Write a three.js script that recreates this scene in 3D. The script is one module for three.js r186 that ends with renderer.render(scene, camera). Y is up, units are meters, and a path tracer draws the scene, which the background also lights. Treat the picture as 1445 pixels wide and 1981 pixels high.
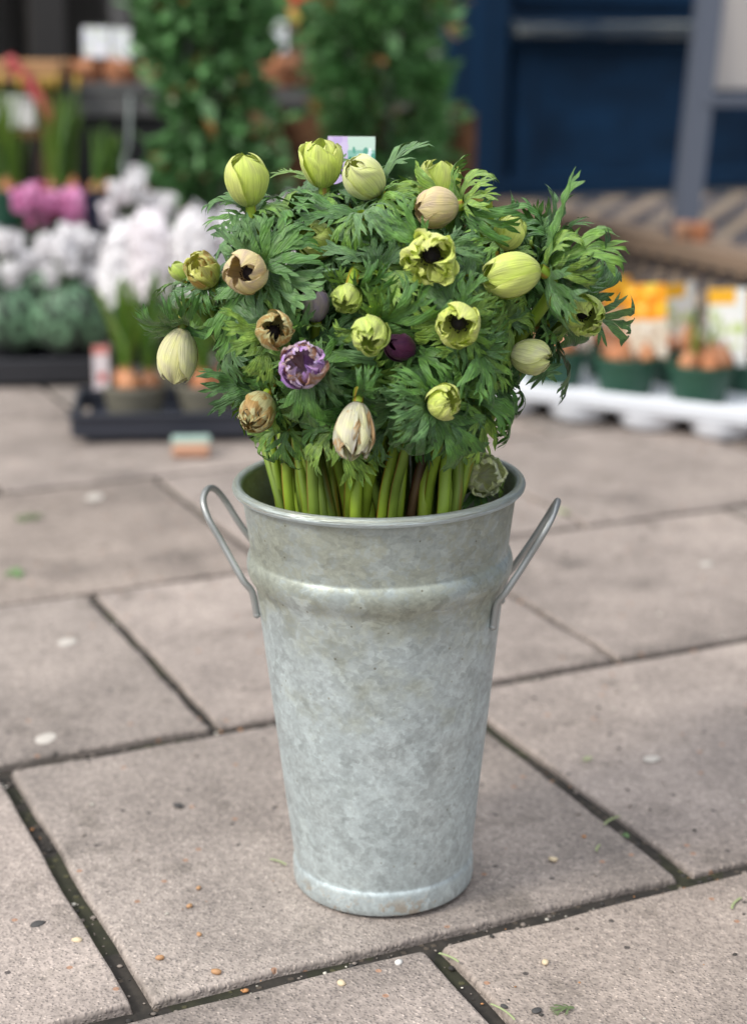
import * as THREE from 'three';
import { mergeGeometries, mergeVertices } from 'three/addons/utils/BufferGeometryUtils.js';
import { TessellateModifier } from 'three/addons/modifiers/TessellateModifier.js';
import { RoundedBoxGeometry } from 'three/addons/geometries/RoundedBoxGeometry.js';
import { ImprovedNoise } from 'three/addons/math/ImprovedNoise.js';

// ---------------------------------------------------------------- camera, sky, sun, exposure
const scene = new THREE.Scene();
const camera = new THREE.PerspectiveCamera(33.4, 1445 / 1981, 0.05, 200);
camera.position.set(0, 0.8, 1.474);
camera.rotation.order = 'YXZ';
camera.rotation.set(-16.5 * Math.PI / 180, 0, 0.6 * Math.PI / 180);
camera.focus = 1.43;
camera.userData.fStop = 3.0;
camera.updateMatrixWorld();

const SKY_LEVEL = 0.95;
function makeSky() {                                  // bright, even overcast: zenith about twice the horizon
  const w = 128, h = 64, d = new Float32Array(w * h * 4);
  for (let j = 0; j < h; j++) for (let i = 0; i < w; i++) {
    const e = Math.sin(((j + 0.5) / h - 0.5) * Math.PI);
    const l = SKY_LEVEL * (0.55 + 0.75 * Math.max(0, e));
    const k = (j * w + i) * 4;
    d[k] = l * 0.97; d[k + 1] = l * 1.0; d[k + 2] = l * 1.06; d[k + 3] = 1;
  }
  const t = new THREE.DataTexture(d, w, h, THREE.RGBAFormat, THREE.FloatType);
  t.mapping = THREE.EquirectangularReflectionMapping; t.magFilter = THREE.LinearFilter; t.minFilter = THREE.LinearFilter;
  t.needsUpdate = true;
  return t;
}
const skyTexture = makeSky();
scene.background = skyTexture;
scene.environment = skyTexture;

const sun = new THREE.DirectionalLight(new THREE.Color(1.0, 0.95, 0.86), 1.5);
sun.position.set(-4.2, 4.6, 1.9);
sun.target.position.set(0, 0.3, -0.6);
sun.castShadow = true;
sun.shadow.radius = 26;
sun.shadow.mapSize.set(2048, 2048);
Object.assign(sun.shadow.camera, { left: -5, right: 5, top: 5, bottom: -5, near: 0.1, far: 20 });
scene.add(sun, sun.target);

const renderer = new THREE.WebGLRenderer({ antialias: true });
renderer.setSize(746, 1024);
renderer.toneMapping = THREE.LinearToneMapping;
renderer.toneMappingExposure = 1.74;
renderer.shadowMap.enabled = true;

// ---------------------------------------------------------------- helpers
function rngOf(seed) { let a = seed >>> 0; return () => { a = (a + 0x6D2B79F5) | 0; let t = Math.imul(a ^ (a >>> 15), 1 | a); t = (t + Math.imul(t ^ (t >>> 7), 61 | t)) ^ t; return ((t ^ (t >>> 14)) >>> 0) / 4294967296; }; }
const perlin = new ImprovedNoise();
const N3 = (x, y, z) => perlin.noise(x + 37.3, y + 11.7, z + 5.1);
const taken = {};
function numbered(n) { const k = taken[n] = (taken[n] ?? -1) + 1; return k ? `${n}_${String(k).padStart(3, '0')}` : n; }
function tag(o, label, category, group, kind) { o.userData.label = label; if (category) o.userData.category = category; if (group) o.userData.group = group; if (kind) o.userData.kind = kind; return o; }
function thing(name, label, category, pos = [0, 0, 0], turn = 0, group) { const o = new THREE.Group(); o.name = numbered(name); o.position.set(...pos); o.rotation.y = turn; scene.add(o); return tag(o, label, category, group); }
function part(name, geo, mat, parent) { const m = new THREE.Mesh(geo, mat); m.name = name; m.castShadow = m.receiveShadow = true; parent.add(m); return m; }
function solo(name, geo, mat, label, category, pos = [0, 0, 0], turn = 0, group) { const m = part(numbered(name), geo, mat, scene); m.position.set(...pos); m.rotation.y = turn; return tag(m, label, category, group); }
const V = (x, y, z) => new THREE.Vector3(x, y, z);
const lin = (r, g, b) => new THREE.Color().setRGB(r, g, b);
const clamp = (x, a = 0, b = 1) => Math.min(b, Math.max(a, x));
const sstep = (a, b, x) => { const t = clamp((x - a) / (b - a)); return t * t * (3 - 2 * t); };
function box(w, h, d, x = 0, y = 0, z = 0, r = 0.004) { return new RoundedBoxGeometry(w, h, d, 2, Math.min(r, w * .45, h * .45, d * .45)).translate(x, y, z); }
function lathe(pts, seg = 40) { return new THREE.LatheGeometry(pts.map(p => new THREE.Vector2(p[0], p[1])), seg); }
function tube(points, r, seg = 24, rad = 8) { return new THREE.TubeGeometry(new THREE.CatmullRomCurve3(points), seg, r, rad, false); }

// periodic value noise for textures
function hash2(x, y, s) { let h = (x * 374761393 + y * 668265263 + s * 1442695041) | 0; h = Math.imul(h ^ (h >>> 13), 1274126177); return ((h ^ (h >>> 16)) >>> 0) / 4294967296; }
function vnoise(x, y, p, s) {
  const xi = Math.floor(x), yi = Math.floor(y), fx = x - xi, fy = y - yi, u = fx * fx * (3 - 2 * fx), v = fy * fy * (3 - 2 * fy);
  const m = n => ((n % p) + p) % p, a = hash2(m(xi), m(yi), s), b = hash2(m(xi + 1), m(yi), s), c = hash2(m(xi), m(yi + 1), s), d = hash2(m(xi + 1), m(yi + 1), s);
  return a + (b - a) * u + (c - a) * v + (a - b - c + d) * u * v;
}
function fbm(x, y, p, oct, s, gain = 0.5) { let a = 0, w = 1, t = 0, f = p; for (let i = 0; i < oct; i++) { a += w * vnoise(x * f, y * f, f, s + i * 7); t += w; w *= gain; f *= 2; } return a / t; }
function worley(x, y, p, s) {                          // returns [F1, cell value, F2]
  const X = x * p, Y = y * p, xi = Math.floor(X), yi = Math.floor(Y); let f1 = 9, f2 = 9, id = 0;
  for (let j = -1; j <= 1; j++) for (let i = -1; i <= 1; i++) {
    const cx = ((xi + i) % p + p) % p, cy = ((yi + j) % p + p) % p, dx = xi + i + hash2(cx, cy, s) - X, dy = yi + j + hash2(cx, cy, s + 1) - Y, d = dx * dx + dy * dy;
    if (d < f1) { f2 = f1; f1 = d; id = hash2(cx, cy, s + 2); } else if (d < f2) f2 = d;
  }
  return [Math.sqrt(f1), id, Math.sqrt(f2)];
}
function tex(w, h, fn, srgb = true) {
  const d = new Uint8Array(w * h * 4);
  for (let j = 0; j < h; j++) for (let i = 0; i < w; i++) { const c = fn(i / w, j / h), k = (j * w + i) * 4; d[k] = clamp(c[0]) * 255; d[k + 1] = clamp(c[1]) * 255; d[k + 2] = clamp(c[2]) * 255; d[k + 3] = 255; }
  const t = new THREE.DataTexture(d, w, h); t.wrapS = t.wrapT = THREE.RepeatWrapping; t.magFilter = THREE.LinearFilter; t.minFilter = THREE.LinearMipmapLinearFilter; t.generateMipmaps = true;
  if (srgb) t.colorSpace = THREE.SRGBColorSpace; t.needsUpdate = true; return t;
}
const std = o => new THREE.MeshStandardMaterial({ side: THREE.DoubleSide, ...o });
const phy = o => new THREE.MeshPhysicalMaterial({ side: THREE.DoubleSide, ...o });

// ---------------------------------------------------------------- ground and paving
const TURN = 25.3 * Math.PI / 180;
const slabSize = 2048;
const slabHeights = new Float32Array(slabSize * slabSize);
const slabMap = tex(slabSize, slabSize, (x, y) => {
  const big = fbm(x, y, 3, 4, 11), mid = fbm(x, y, 14, 4, 23), fine = fbm(x, y, 260, 3, 31, .75), grit = worley(x, y, 340, 5), peb = worley(x, y, 60, 9);
  let v = 0.60 + (big - .5) * .20 + (mid - .5) * .15 + (fine - .5) * .24;
  let r = v * 1.06, g = v * 0.995, b = v * 0.945;
  if (grit[1] > .86 && grit[0] < .42) { const k = (grit[1] - .86) * 2.2; r += k * .55; g += k * .52; b += k * .48; }
  if (grit[1] < .10 && grit[0] < .42) { r *= .82; g *= .82; b *= .83; }
  if (peb[1] > .975 && peb[0] < .15) { r = .68; g = .54; b = .45; }
  if (peb[1] < .03 && peb[0] < .15) { r *= .55; g *= .55; b *= .56; }
  const dirt = fbm(x, y, 24, 4, 63, .65); if (dirt > .60) { const k = (dirt - .60) * .6; r *= 1 - k; g *= 1 - k; b *= 1 - k * 1.05; }
  const blot = fbm(x, y, 7, 3, 57); if (blot > .62) { const k = (blot - .62) * .7; r *= 1 - k; g *= 1 - k; b *= 1 - k; }
  slabHeights[Math.min(slabSize - 1, Math.floor(y * slabSize)) * slabSize + Math.min(slabSize - 1, Math.floor(x * slabSize))] = .35 * mid + .5 * fine + (grit[1] > .6 ? .35 * sstep(.5, .1, grit[0]) : 0);
  return [r, g, b];
});
const slabBump = tex(slabSize, slabSize, (x, y) => { const h = slabHeights[Math.round(y * slabSize) * slabSize + Math.round(x * slabSize)]; return [h, h, h]; }, false);
const slabMats = [[.80, .78, .77], [.86, .83, .82], [.76, .75, .74], [.83, .79, .76]].map(c => std({ color: lin(...c), map: slabMap, bumpMap: slabBump, bumpScale: .0026, roughness: .93 }));
const soilMap = tex(512, 512, (x, y) => { const a = fbm(x, y, 40, 4, 3, .7), g = worley(x, y, 60, 41), m = fbm(x, y, 9, 3, 71); let r = .12 + a * .17, gg = .11 + a * .155, b = .10 + a * .135; if (g[1] > .88 && g[0] < .35) { r += .14; gg += .12; b += .10; } if (m > .58) { r *= .92; gg *= 1.0; b *= .78; } return [r, gg, b]; });
const soilMat = std({ color: lin(.8, .8, .8), map: soilMap, bumpMap: soilMap, bumpScale: .02, roughness: 1 });

const ground = part('ground', new THREE.PlaneGeometry(120, 120, 2, 2).rotateX(-Math.PI / 2), std({ color: lin(.16, .15, .14), roughness: 1 }), scene);
ground.position.y = -0.05; tag(ground, 'dull grey ground under and beyond the paving', null, null, 'structure');

const pavement = new THREE.Group(); pavement.name = 'pavement'; pavement.position.set(.013, 0, 0); pavement.rotation.y = TURN; scene.add(pavement);
tag(pavement, 'pinkish grey concrete slab paving in staggered rows', null, null, 'structure');
{
  const g = new THREE.PlaneGeometry(9, 9, 60, 60).rotateX(-Math.PI / 2), p = g.attributes.position, uv = g.attributes.uv;
  for (let i = 0; i < p.count; i++) { p.setY(i, N3(p.getX(i) * 6, 0, p.getZ(i) * 6) * .004); uv.setXY(i, p.getX(i) / .5, p.getZ(i) / .5); }
  g.computeVertexNormals(); const m = part('joint_soil', g, soilMat, pavement); m.position.y = -0.0085; m.position.z = -1.0;
}
function slabGeometry(w, d, seed) {
  const r = rngOf(seed), e = [0, 0, .0015, .004, .008, .014];
  const lines = L => { const a = [...e], n = 10; for (let i = 1; i < n; i++) a.push(.014 + (L - .028) * i / n); return a.concat([...e].reverse().map(q => L - q)); };
  const X = lines(w), Z = lines(d), nx = X.length, nz = Z.length, pos = [], uv = [], idx = [];
  const ou = r() * 3, ov = r() * 3, quarter = r() < .5, s = seed * 3.17, R = .0038;
  const tiltX = (r() - .5) * .004, tiltZ = (r() - .5) * .004, lift = (r() - .5) * .002;
  for (let j = 0; j < nz; j++) for (let i = 0; i < nx; i++) {
    const x = X[i], z = Z[j], dx = Math.min(x, w - x), dz = Math.min(z, d - z), skirt = i === 0 || j === 0 || i === nx - 1 || j === nz - 1;
    const chip = Math.max(0, N3(x * 26 + s, z * 26, 2.2)) * .006;
    const c = (q, rr) => q < rr ? rr - Math.sqrt(Math.max(0, rr * rr - (rr - q) * (rr - q))) : 0;
    let y = -c(dx, R + chip) - c(dz, R + chip) * .9;
    y += N3(x * 5 + s, 1.3, z * 5) * .0012 + N3(x * 24 + s, 4.3, z * 24) * .0005 + (x / w - .5) * tiltX + (z / d - .5) * tiltZ + lift;
    if (skirt) y = -.04;
    const k = Math.max(0, 1 - Math.min(dx, dz) / .014), wob = (N3(x * 14 + s, z * 14, 8) * .0035 + N3(x * 60 + s, z * 60, 3) * .0016) * k;
    pos.push(x - w / 2 + (dx < .014 && dz > dx ? wob : 0), y, z - d / 2 + (dz < .014 && dx > dz ? wob : 0));
    const a = x / 1.1 + ou, b = z / 1.1 + ov; const sk = skirt ? .036 : 0, a2 = a + (i === 0 || i === nx - 1 ? sk : 0), b2 = b + (j === 0 || j === nz - 1 ? sk : 0); uv.push(quarter ? b2 : a2, quarter ? a2 : b2);
  }
  for (let j = 0; j < nz - 1; j++) for (let i = 0; i < nx - 1; i++) { const a = j * nx + i, b = a + 1, c2 = a + nx, d2 = c2 + 1; idx.push(a, c2, b, b, c2, d2); }
  const g = new THREE.BufferGeometry(); g.setAttribute('position', new THREE.Float32BufferAttribute(pos, 3)); g.setAttribute('uv', new THREE.Float32BufferAttribute(uv, 2)); g.setIndex(idx); g.computeVertexNormals(); return g;
}
const rowEdges = [.65, .128, -.387, -.910, -1.47, -2.0, -2.53, -3.06, -3.6, -4.15], rowPhase = [-.018, -.278, -.027, .252, -.02, .26, .0, .27, .01];
{
  const r = rngOf(77), pitch = .545, gap = .0135;
  for (let k = 0; k < rowPhase.length; k++) {
    const v1 = rowEdges[k], v0 = rowEdges[k + 1], lo = k < 4 ? -4 : -4, hi = 5;
    for (let n = lo; n <= hi; n++) {
      const u0 = rowPhase[k] + n * pitch, u1 = u0 + pitch, cu = (u0 + u1) / 2, cv = (v0 + v1) / 2;
      const x = cu * Math.cos(TURN) + cv * Math.sin(TURN), z = -cu * Math.sin(TURN) + cv * Math.cos(TURN);
      if (Math.abs(x) > .62 + .30 * (1.474 - z) || z > 1.1) continue;
      const g = slabGeometry(u1 - u0 - gap - (k < 2 ? .004 : 0), v1 - v0 - gap - (k < 2 ? .007 : 0), 100 + k * 20 + n);
      const m = part('paving_slab', g, slabMats[Math.floor(r() * 4)], pavement); m.position.set(cu, (r() - .5) * .002, cv); m.rotation.y = (r() - .5) * .008;
    }
  }
}

// ---------------------------------------------------------------- shop front (in the paving's axes)
const shopMap = tex(512, 512, (x, y) => { const a = fbm(x, y, 5, 5, 91), f = fbm(x, y, 80, 2, 33), s = worley(x, y, 16, 17); let v = .85 + (a - .5) * .5 + (f - .5) * .12; let r = v, g = v, b = v; if (s[1] > .95 && s[0] < .16) { r = 1.0; g = .98; b = .95; } return [r * .8, g * .8, b * .8]; });
const blueMat = phy({ color: lin(.009, .058, .145), map: shopMap, roughness: .75, specularIntensity: .35 });
const chippedMap = tex(512, 128, (x, y) => { const a = fbm(x, y, 12, 4, 19, .6), c = a > .63; return c ? [.62, .62, .58] : [.10, .19, .27]; });
const sillMat = std({ color: lin(.8, .8, .8), map: chippedMap, roughness: .7 });
const darkMat = std({ color: lin(.03, .03, .032), roughness: .7 }), plasterMat = std({ color: lin(.20, .19, .18), roughness: .9 });
const stoneMap = tex(512, 512, (x, y) => { const v = .62 + (fbm(x, y, 8, 5, 44, .6) - .5) * .5; return [v, v * .9, v * .8]; });
const stoneMat = std({ color: lin(.62, .55, .5), map: stoneMap, bumpMap: stoneMap, bumpScale: .003, roughness: .85 });
const uvToWorld = (u, v) => [u * Math.cos(TURN) + v * Math.sin(TURN), -u * Math.sin(TURN) + v * Math.cos(TURN)];
function shopThing(name, label, category, u, v) { const [x, z] = uvToWorld(u, v); return thing(name, label, category, [x, 0, z], TURN); }
{
  const s = shopThing('shop_front', 'navy blue painted shop front with a chipped ledge above a recessed panel', 'shop front', 2.1, -3.6);
  part('wall', box(4.4, 3.4, .2, 2.2, 1.9, -.14), blueMat, s);
  part('pilaster', box(.17, 3.55, .16, -.05, 1.775, -.03), blueMat, s);
  part('stile', box(.10, .50, .05, .14, .46, -.03, .01), blueMat, s);
  part('stile', box(.10, .50, .05, 1.12, .46, -.03, .01), blueMat, s);
  part('rail', box(1.3, .07, .05, .68, .235, -.027, .01), blueMat, s);
  part('panel', box(.88, .44, .02, .63, .485, -.032, .008), blueMat, s);
  part('ledge', box(4.3, .05, .13, 2.2, .735, .02, .012), sillMat, s);
  part('ledge_moulding', box(4.3, .03, .08, 2.2, .692, .0, .012), blueMat, s);
  part('window_board', box(4.2, 1.6, .02, 2.2, 1.62, -.02, .006), blueMat, s);
  part('return_wall', box(.2, 3.4, 4.6, .22, 1.7, 4.3), blueMat, s); part('fascia', box(6.6, .5, .3, 1.1, 3.3, .08, .02), blueMat, s);
  const d = shopThing('shop_doorway', 'dark open shop doorway behind the plant stands', 'doorway', .2, -3.9);
  part('back_wall', box(4.2, 3.4, .1, -.35, 1.7, -5.2), plasterMat, d);
  part('side_wall', box(.1, 3.4, 5.3, 1.72, 1.7, -2.5), plasterMat, d);
  part('side_wall', box(.1, 3.4, 5.3, -2.4, 1.7, -2.5), plasterMat, d);
  part('ceiling', box(4.2, .1, 5.4, -.35, 2.9, -2.5), plasterMat, d); part('floor_board', box(4.0, .02, 5.1, -.35, .0, -2.6), std({ color: lin(.10, .085, .07), roughness: .8 }), d);
  part('lintel', box(4.2, .6, .2, -.35, 3.2, .2), blueMat, d);
  part('door_post', box(.055, 2.9, .06, .72, 1.45, .14), std({ color: lin(.13, .125, .12), roughness: .6 }), d);
  part('door_post', box(.10, 2.9, .06, .50, 1.45, .16), std({ color: lin(.035, .032, .03), roughness: .6 }), d);
}
{
  const t = shopThing('tiled_step', 'shop entrance step with stone edge and navy and beige checkered tiles', 'step', 2.09, -3.6);
  const navy = [[.012, .03, .07], [.016, .036, .08], [.01, .024, .055]].map(c => std({ color: lin(...c), roughness: .45 })), beige = [[.42, .32, .23], [.37, .29, .21], [.46, .36, .27]].map(c => std({ color: lin(...c), roughness: .5 }));
  const grout = std({ color: lin(.2, .18, .16), roughness: .95 }), r = rngOf(5);
  part('core', box(3.2, .185, 3.0, 1.62, .0925, 1.52, .002), grout, t);
  const edge = new THREE.BoxGeometry(.11, .05, 3.02, 2, 2, 30); edge.translate(.02, .18, 1.52); part('stone_edge', edge, stoneMat, t);
  const ts = .040, rt = box(.006, ts - .002, ts - .002, 0, 0, 0, .0015);
  for (let i = 0; i < 60; i++) for (let j = 0; j < 4; j++) { const m = part('riser_tile', rt, ((i + j) % 2 ? navy : beige)[Math.floor(r() * 3)], t); m.position.set(.0172, .018 + ts * (j - .1), .32 + i * ts + ts / 2); m.rotation.x = (r() - .5) * .02; }
  const fs = .085, ft = box(fs - .003, .008, fs - .003, 0, 0, 0, .002);
  for (let i = 0; i < 20; i++) for (let j = 0; j < 14; j++) { const m = part('floor_tile', ft, ((i + j) % 2 ? navy : beige)[Math.floor(r() * 3)], t); m.position.set(.12 + i * fs, .189, .075 + j * fs); }
}
{ // folding grey board standing on the step
  const b = thing('signboard', 'grey framed folding board standing on the tiled step', 'board', [.835, .193, -3.20], TURN * .6);
  const gm = std({ color: lin(.10, .115, .15), roughness: .55, metalness: .2 }), pm = std({ color: lin(.42, .39, .37), roughness: .8 });
  const lean = new THREE.Group(); 
  const leg = (x, z0, z1) => { const g = new THREE.BoxGeometry(.072, 1.02, .03); g.translate(0, .51, 0); g.rotateX(Math.atan2(z1 - z0, 1)); g.rotateZ(-.10 * (x < .3 ? 1 : -1)); g.translate(x, 0, z0); return g; };
  part('leg', leg(0, 0, -.1), gm, b); part('leg', leg(.62, 0, -.1), gm, b); part('leg', leg(.50, -.42, -.14), gm, b); part('leg', leg(.60, -.42, -.14), gm, b);
  part('rail', box(.52, .03, .03, .315, .372, -.03), gm, b);
  part('panel', box(.48, .6, .012, .315, .70, -.062).rotateX(0), pm, b);
}

// ---------------------------------------------------------------- small stock: pots, trays, bulbs, plants
const plastic = (r, g, b, rough = .5) => std({ color: lin(r, g, b), roughness: rough });
const potGreen = plastic(.018, .075, .045), potTaupe = plastic(.16, .15, .115), potBlack = plastic(.018, .018, .02), potNavy = plastic(.012, .013, .035), trayWhite = plastic(.72, .75, .80, .4), trayBlack = plastic(.02, .021, .026, .45), trayBlue = plastic(.028, .032, .046, .45), clay = plastic(.40, .17, .085, .85), compost = std({ color: lin(.05, .033, .022), map: soilMap, bumpMap: soilMap, bumpScale: .008, roughness: 1 });
function potGeo(r, h) { return lathe([[0, 0], [r * .74, 0], [r * .76, .003], [r * .96, h - .012], [r * 1.0, h - .011], [r * 1.01, h], [r * .95, h], [r * .93, h - .006], [r * .70, .006], [0, .006]], 36); }
function soilGeo(r, y) { const g = new THREE.CircleGeometry(r * .93, 28).rotateX(-Math.PI / 2); return g.translate(0, y, 0); }
function bulbGeo(r, seed) { const g = lathe([[0, -r * .9], [r * .55, -r * .8], [r * .95, -r * .2], [r * .9, r * .3], [r * .45, r * .95], [r * .18, r * 1.35], [r * .1, r * 1.7]], 14), p = g.attributes.position; for (let i = 0; i < p.count; i++) { const k = 1 + .08 * N3(p.getX(i) * 90 + seed, p.getY(i) * 40, p.getZ(i) * 90); p.setXYZ(i, p.getX(i) * k, p.getY(i), p.getZ(i) * k); } g.computeVertexNormals(); return g; }
const bulbMap = tex(128, 128, (x, y) => { const s = fbm(x, y * .2, 30, 3, 8); const v = .7 + s * .5; return [v * .78, v * .60, v * .46]; });
const bulbMats = [[.90, .62, .46], [.62, .48, .40], [1, .80, .66]].map(c => std({ color: lin(...c), map: bulbMap, roughness: .6 }));
function strap(len, w, lean, curl, seed, rows = 12) {   // strap leaf, grows +y, leans +z
  const pos = [], idx = [], uv = []; let y = 0, z = 0, a = lean;
  for (let i = 0; i <= rows; i++) {
    const t = i / rows, hw = w / 2 * Math.min(1, 1.25 * Math.sqrt(Math.max(0, 1 - t))) * (.75 + .5 * Math.min(1, t * 3) * .5), tw = N3(seed, t * 1.5, 1) * .5;
    for (const s of [-1, -.4, .4, 1]) { const f = (1 - s * s) * -hw * .35; pos.push(s * hw * Math.cos(tw) - f * Math.sin(tw) * .5, y - f * Math.sin(a), z + f * Math.cos(a) + s * hw * Math.sin(tw)); uv.push(s * .5 + .5, t); }
    a += curl / rows; y += Math.cos(a) * len / rows; z += Math.sin(a) * len / rows;
  }
  for (let i = 0; i < rows; i++) for (let j = 0; j < 3; j++) { const a0 = i * 4 + j; idx.push(a0, a0 + 1, a0 + 4, a0 + 1, a0 + 5, a0 + 4); }
  const g = new THREE.BufferGeometry(); g.setAttribute('position', new THREE.Float32BufferAttribute(pos, 3)); g.setAttribute('uv', new THREE.Float32BufferAttribute(uv, 2)); g.setIndex(idx); g.computeVertexNormals(); return g;
}
const strapMap = tex(128, 256, (x, y) => { const s = fbm(x, y * .12, 24, 3, 12), v = .8 + (s - .5) * .5; return [v, v, v]; });
const strapMats = [[.24, .48, .025], [.17, .40, .03], [.30, .50, .035], [.11, .28, .035]].map(c => phy({ color: lin(...c), map: strapMap, roughness: .75, transmission: .45, thickness: 0 }));

// flat print for labels: blocks of colour only
function cardTex(w, h, draw) { const c = document.createElement('canvas'); c.width = w; c.height = h; const x = c.getContext('2d'); draw(x, w, h); const t = new THREE.CanvasTexture(c); t.colorSpace = THREE.SRGBColorSpace; t.magFilter = THREE.LinearFilter; return t; }
const blobs = (x, w, h, cols, n, r0, r1, seed, y0 = 0, y1 = 1) => { const r = rngOf(seed); for (let i = 0; i < n; i++) { x.fillStyle = cols[Math.floor(r() * cols.length)]; x.beginPath(); x.ellipse(r() * w, (y0 + r() * (y1 - y0)) * h, r0 + r() * (r1 - r0), r0 + r() * (r1 - r0), r() * 3, 0, 7); x.fill(); } };
const cards = {
  orange: cardTex(128, 224, (x, w, h) => { x.fillStyle = '#d9cdb8'; x.fillRect(0, 0, w, h); x.fillStyle = '#f2a51e'; x.fillRect(0, 0, w, h * .46); blobs(x, w, h, ['#f7d23c', '#ffe06a', '#e88a14'], 26, 8, 18, 3, .02, .42); x.fillStyle = '#ee9a18'; x.fillRect(0, h * .38, w, h * .09); blobs(x, w, h, ['#c4b5a2', '#e8e2d6', '#b59c86'], 14, 5, 12, 4, .55, 1); }),
  white: cardTex(128, 224, (x, w, h) => { x.fillStyle = '#e9ebe6'; x.fillRect(0, 0, w, h); x.fillStyle = '#f3b62c'; x.fillRect(0, 0, w * .7, h * .2); blobs(x, w, h, ['#cfe09a', '#f4f4f0', '#b9c98c', '#dfe6cf'], 22, 8, 18, 8, .3, .95); }),
  brown: cardTex(128, 224, (x, w, h) => { x.fillStyle = '#d8c7b4'; x.fillRect(0, 0, w, h); blobs(x, w, h, ['#f0c890', '#e8e0d4'], 10, 8, 16, 2, 0, .6); x.fillStyle = '#6d6058'; x.beginPath(); x.ellipse(w * .55, h * .86, w * .42, h * .2, 0, 0, 7); x.fill(); x.strokeStyle = '#f4f1ec'; x.lineWidth = 5; x.beginPath(); x.ellipse(w * .55, h * .86, w * .42, h * .2, 0, 3.2, 6.2); x.stroke(); x.fillStyle = '#f4f1ec'; x.font = 'italic 34px serif'; x.textAlign = 'center'; x.fillText('del', w * .56, h * .88); }),
  pale: cardTex(128, 224, (x, w, h) => { x.fillStyle = '#dfe3ea'; x.fillRect(0, 0, w, h); blobs(x, w, h, ['#eef0f6', '#c9d6b4', '#cfd6e6'], 16, 8, 22, 21); }),
  yellow: cardTex(128, 224, (x, w, h) => { x.fillStyle = '#cdd39a'; x.fillRect(0, 0, w, h); blobs(x, w, h, ['#e6d36a', '#e7e7c8', '#9fb760', '#c98a7c'], 22, 8, 20, 33); }),
  red: cardTex(256, 128, (x, w, h) => { x.fillStyle = '#cf3524'; x.fillRect(0, 0, w, h); x.fillStyle = '#d88a6a'; x.fillRect(0, h * .62, w, h * .1); x.fillStyle = '#cdb85a'; x.fillRect(0, h * .72, w, h * .28); blobs(x, w, h, ['#e05a48', '#c22c1e', '#e3a48c'], 18, 8, 20, 6, 0, .6); }),
  flower: cardTex(256, 192, (x, w, h) => { x.fillStyle = '#cfe6da'; x.fillRect(0, 0, w, h); x.fillStyle = '#d9c4ee'; x.fillRect(0, 0, w * .42, h); blobs(x, w * .42, h, ['#efe6f8', '#cdb6e8', '#dccbf0'], 14, 12, 30, 4); x.fillStyle = '#a878d4'; x.fillRect(w * .27, h * .35, w * .06, h * .3); x.save(); x.beginPath(); x.rect(w * .42, 0, w, h); x.clip(); x.fillStyle = '#8fc4b6'; x.fillRect(w * .42, h * .22, w, h); blobs(x, w, h, ['#f5fbff', '#e4f1f7', '#ffffff', '#5fa795', '#3f8f70'], 90, 6, 15, 9, .2, 1); x.restore(); }),
};
const cardMats = Object.fromEntries(Object.entries(cards).map(([k, t]) => [k, std({ map: t, roughness: .45 })]));
const cardEdge = std({ color: lin(.75, .75, .72), roughness: .6 });
function cardMesh(kind, w, h, parent, name = 'label_card') { const m = part(name, new THREE.BoxGeometry(w, h, .0012), [cardEdge, cardEdge, cardEdge, cardEdge, cardMats[kind], cardMats[kind]], parent); return m; }

function bulbPot(label, group, pos, turn, o) {          // pot of sprouting bulbs with a printed label
  const t = thing(o.name ?? 'bulb_pot', label, 'plant pot', pos, turn, group), r = rngOf(o.seed), R = o.r, H = o.h;
  part('pot', potGeo(R, H), o.mat, t); part('soil', soilGeo(R, H - .016), compost, t);
  for (let i = 0; i < (o.bulbs ?? 4); i++) { const a = i * 2.4 + r(), q = R * (.3 + .35 * r()), br = R * (.28 + .12 * r()); const m = part('bulb', bulbGeo(br, o.seed + i), bulbMats[Math.floor(r() * 3)], t); m.position.set(Math.cos(a) * q, H - .012 + br * .55, Math.sin(a) * q); m.rotation.set((r() - .5) * .5, r() * 6, (r() - .5) * .5); }
  for (let i = 0; i < (o.shoots ?? 0); i++) { const a = r() * 7, m = part('shoot', strap(.05 + r() * .06, .014, .05 + r() * .2, .2, o.seed + i * 3, 8), strapMats[2], t); m.position.set(Math.cos(a) * R * .4, H, Math.sin(a) * R * .4); m.rotation.y = r() * 7; }
  for (const [k, w, h, x, y, z, ry] of o.cards ?? []) { const m = cardMesh(k, w, h, t); m.position.set(x, y, z); m.rotation.y = ry ?? 0; m.rotation.x = -.08; }
  return t;
}
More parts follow.
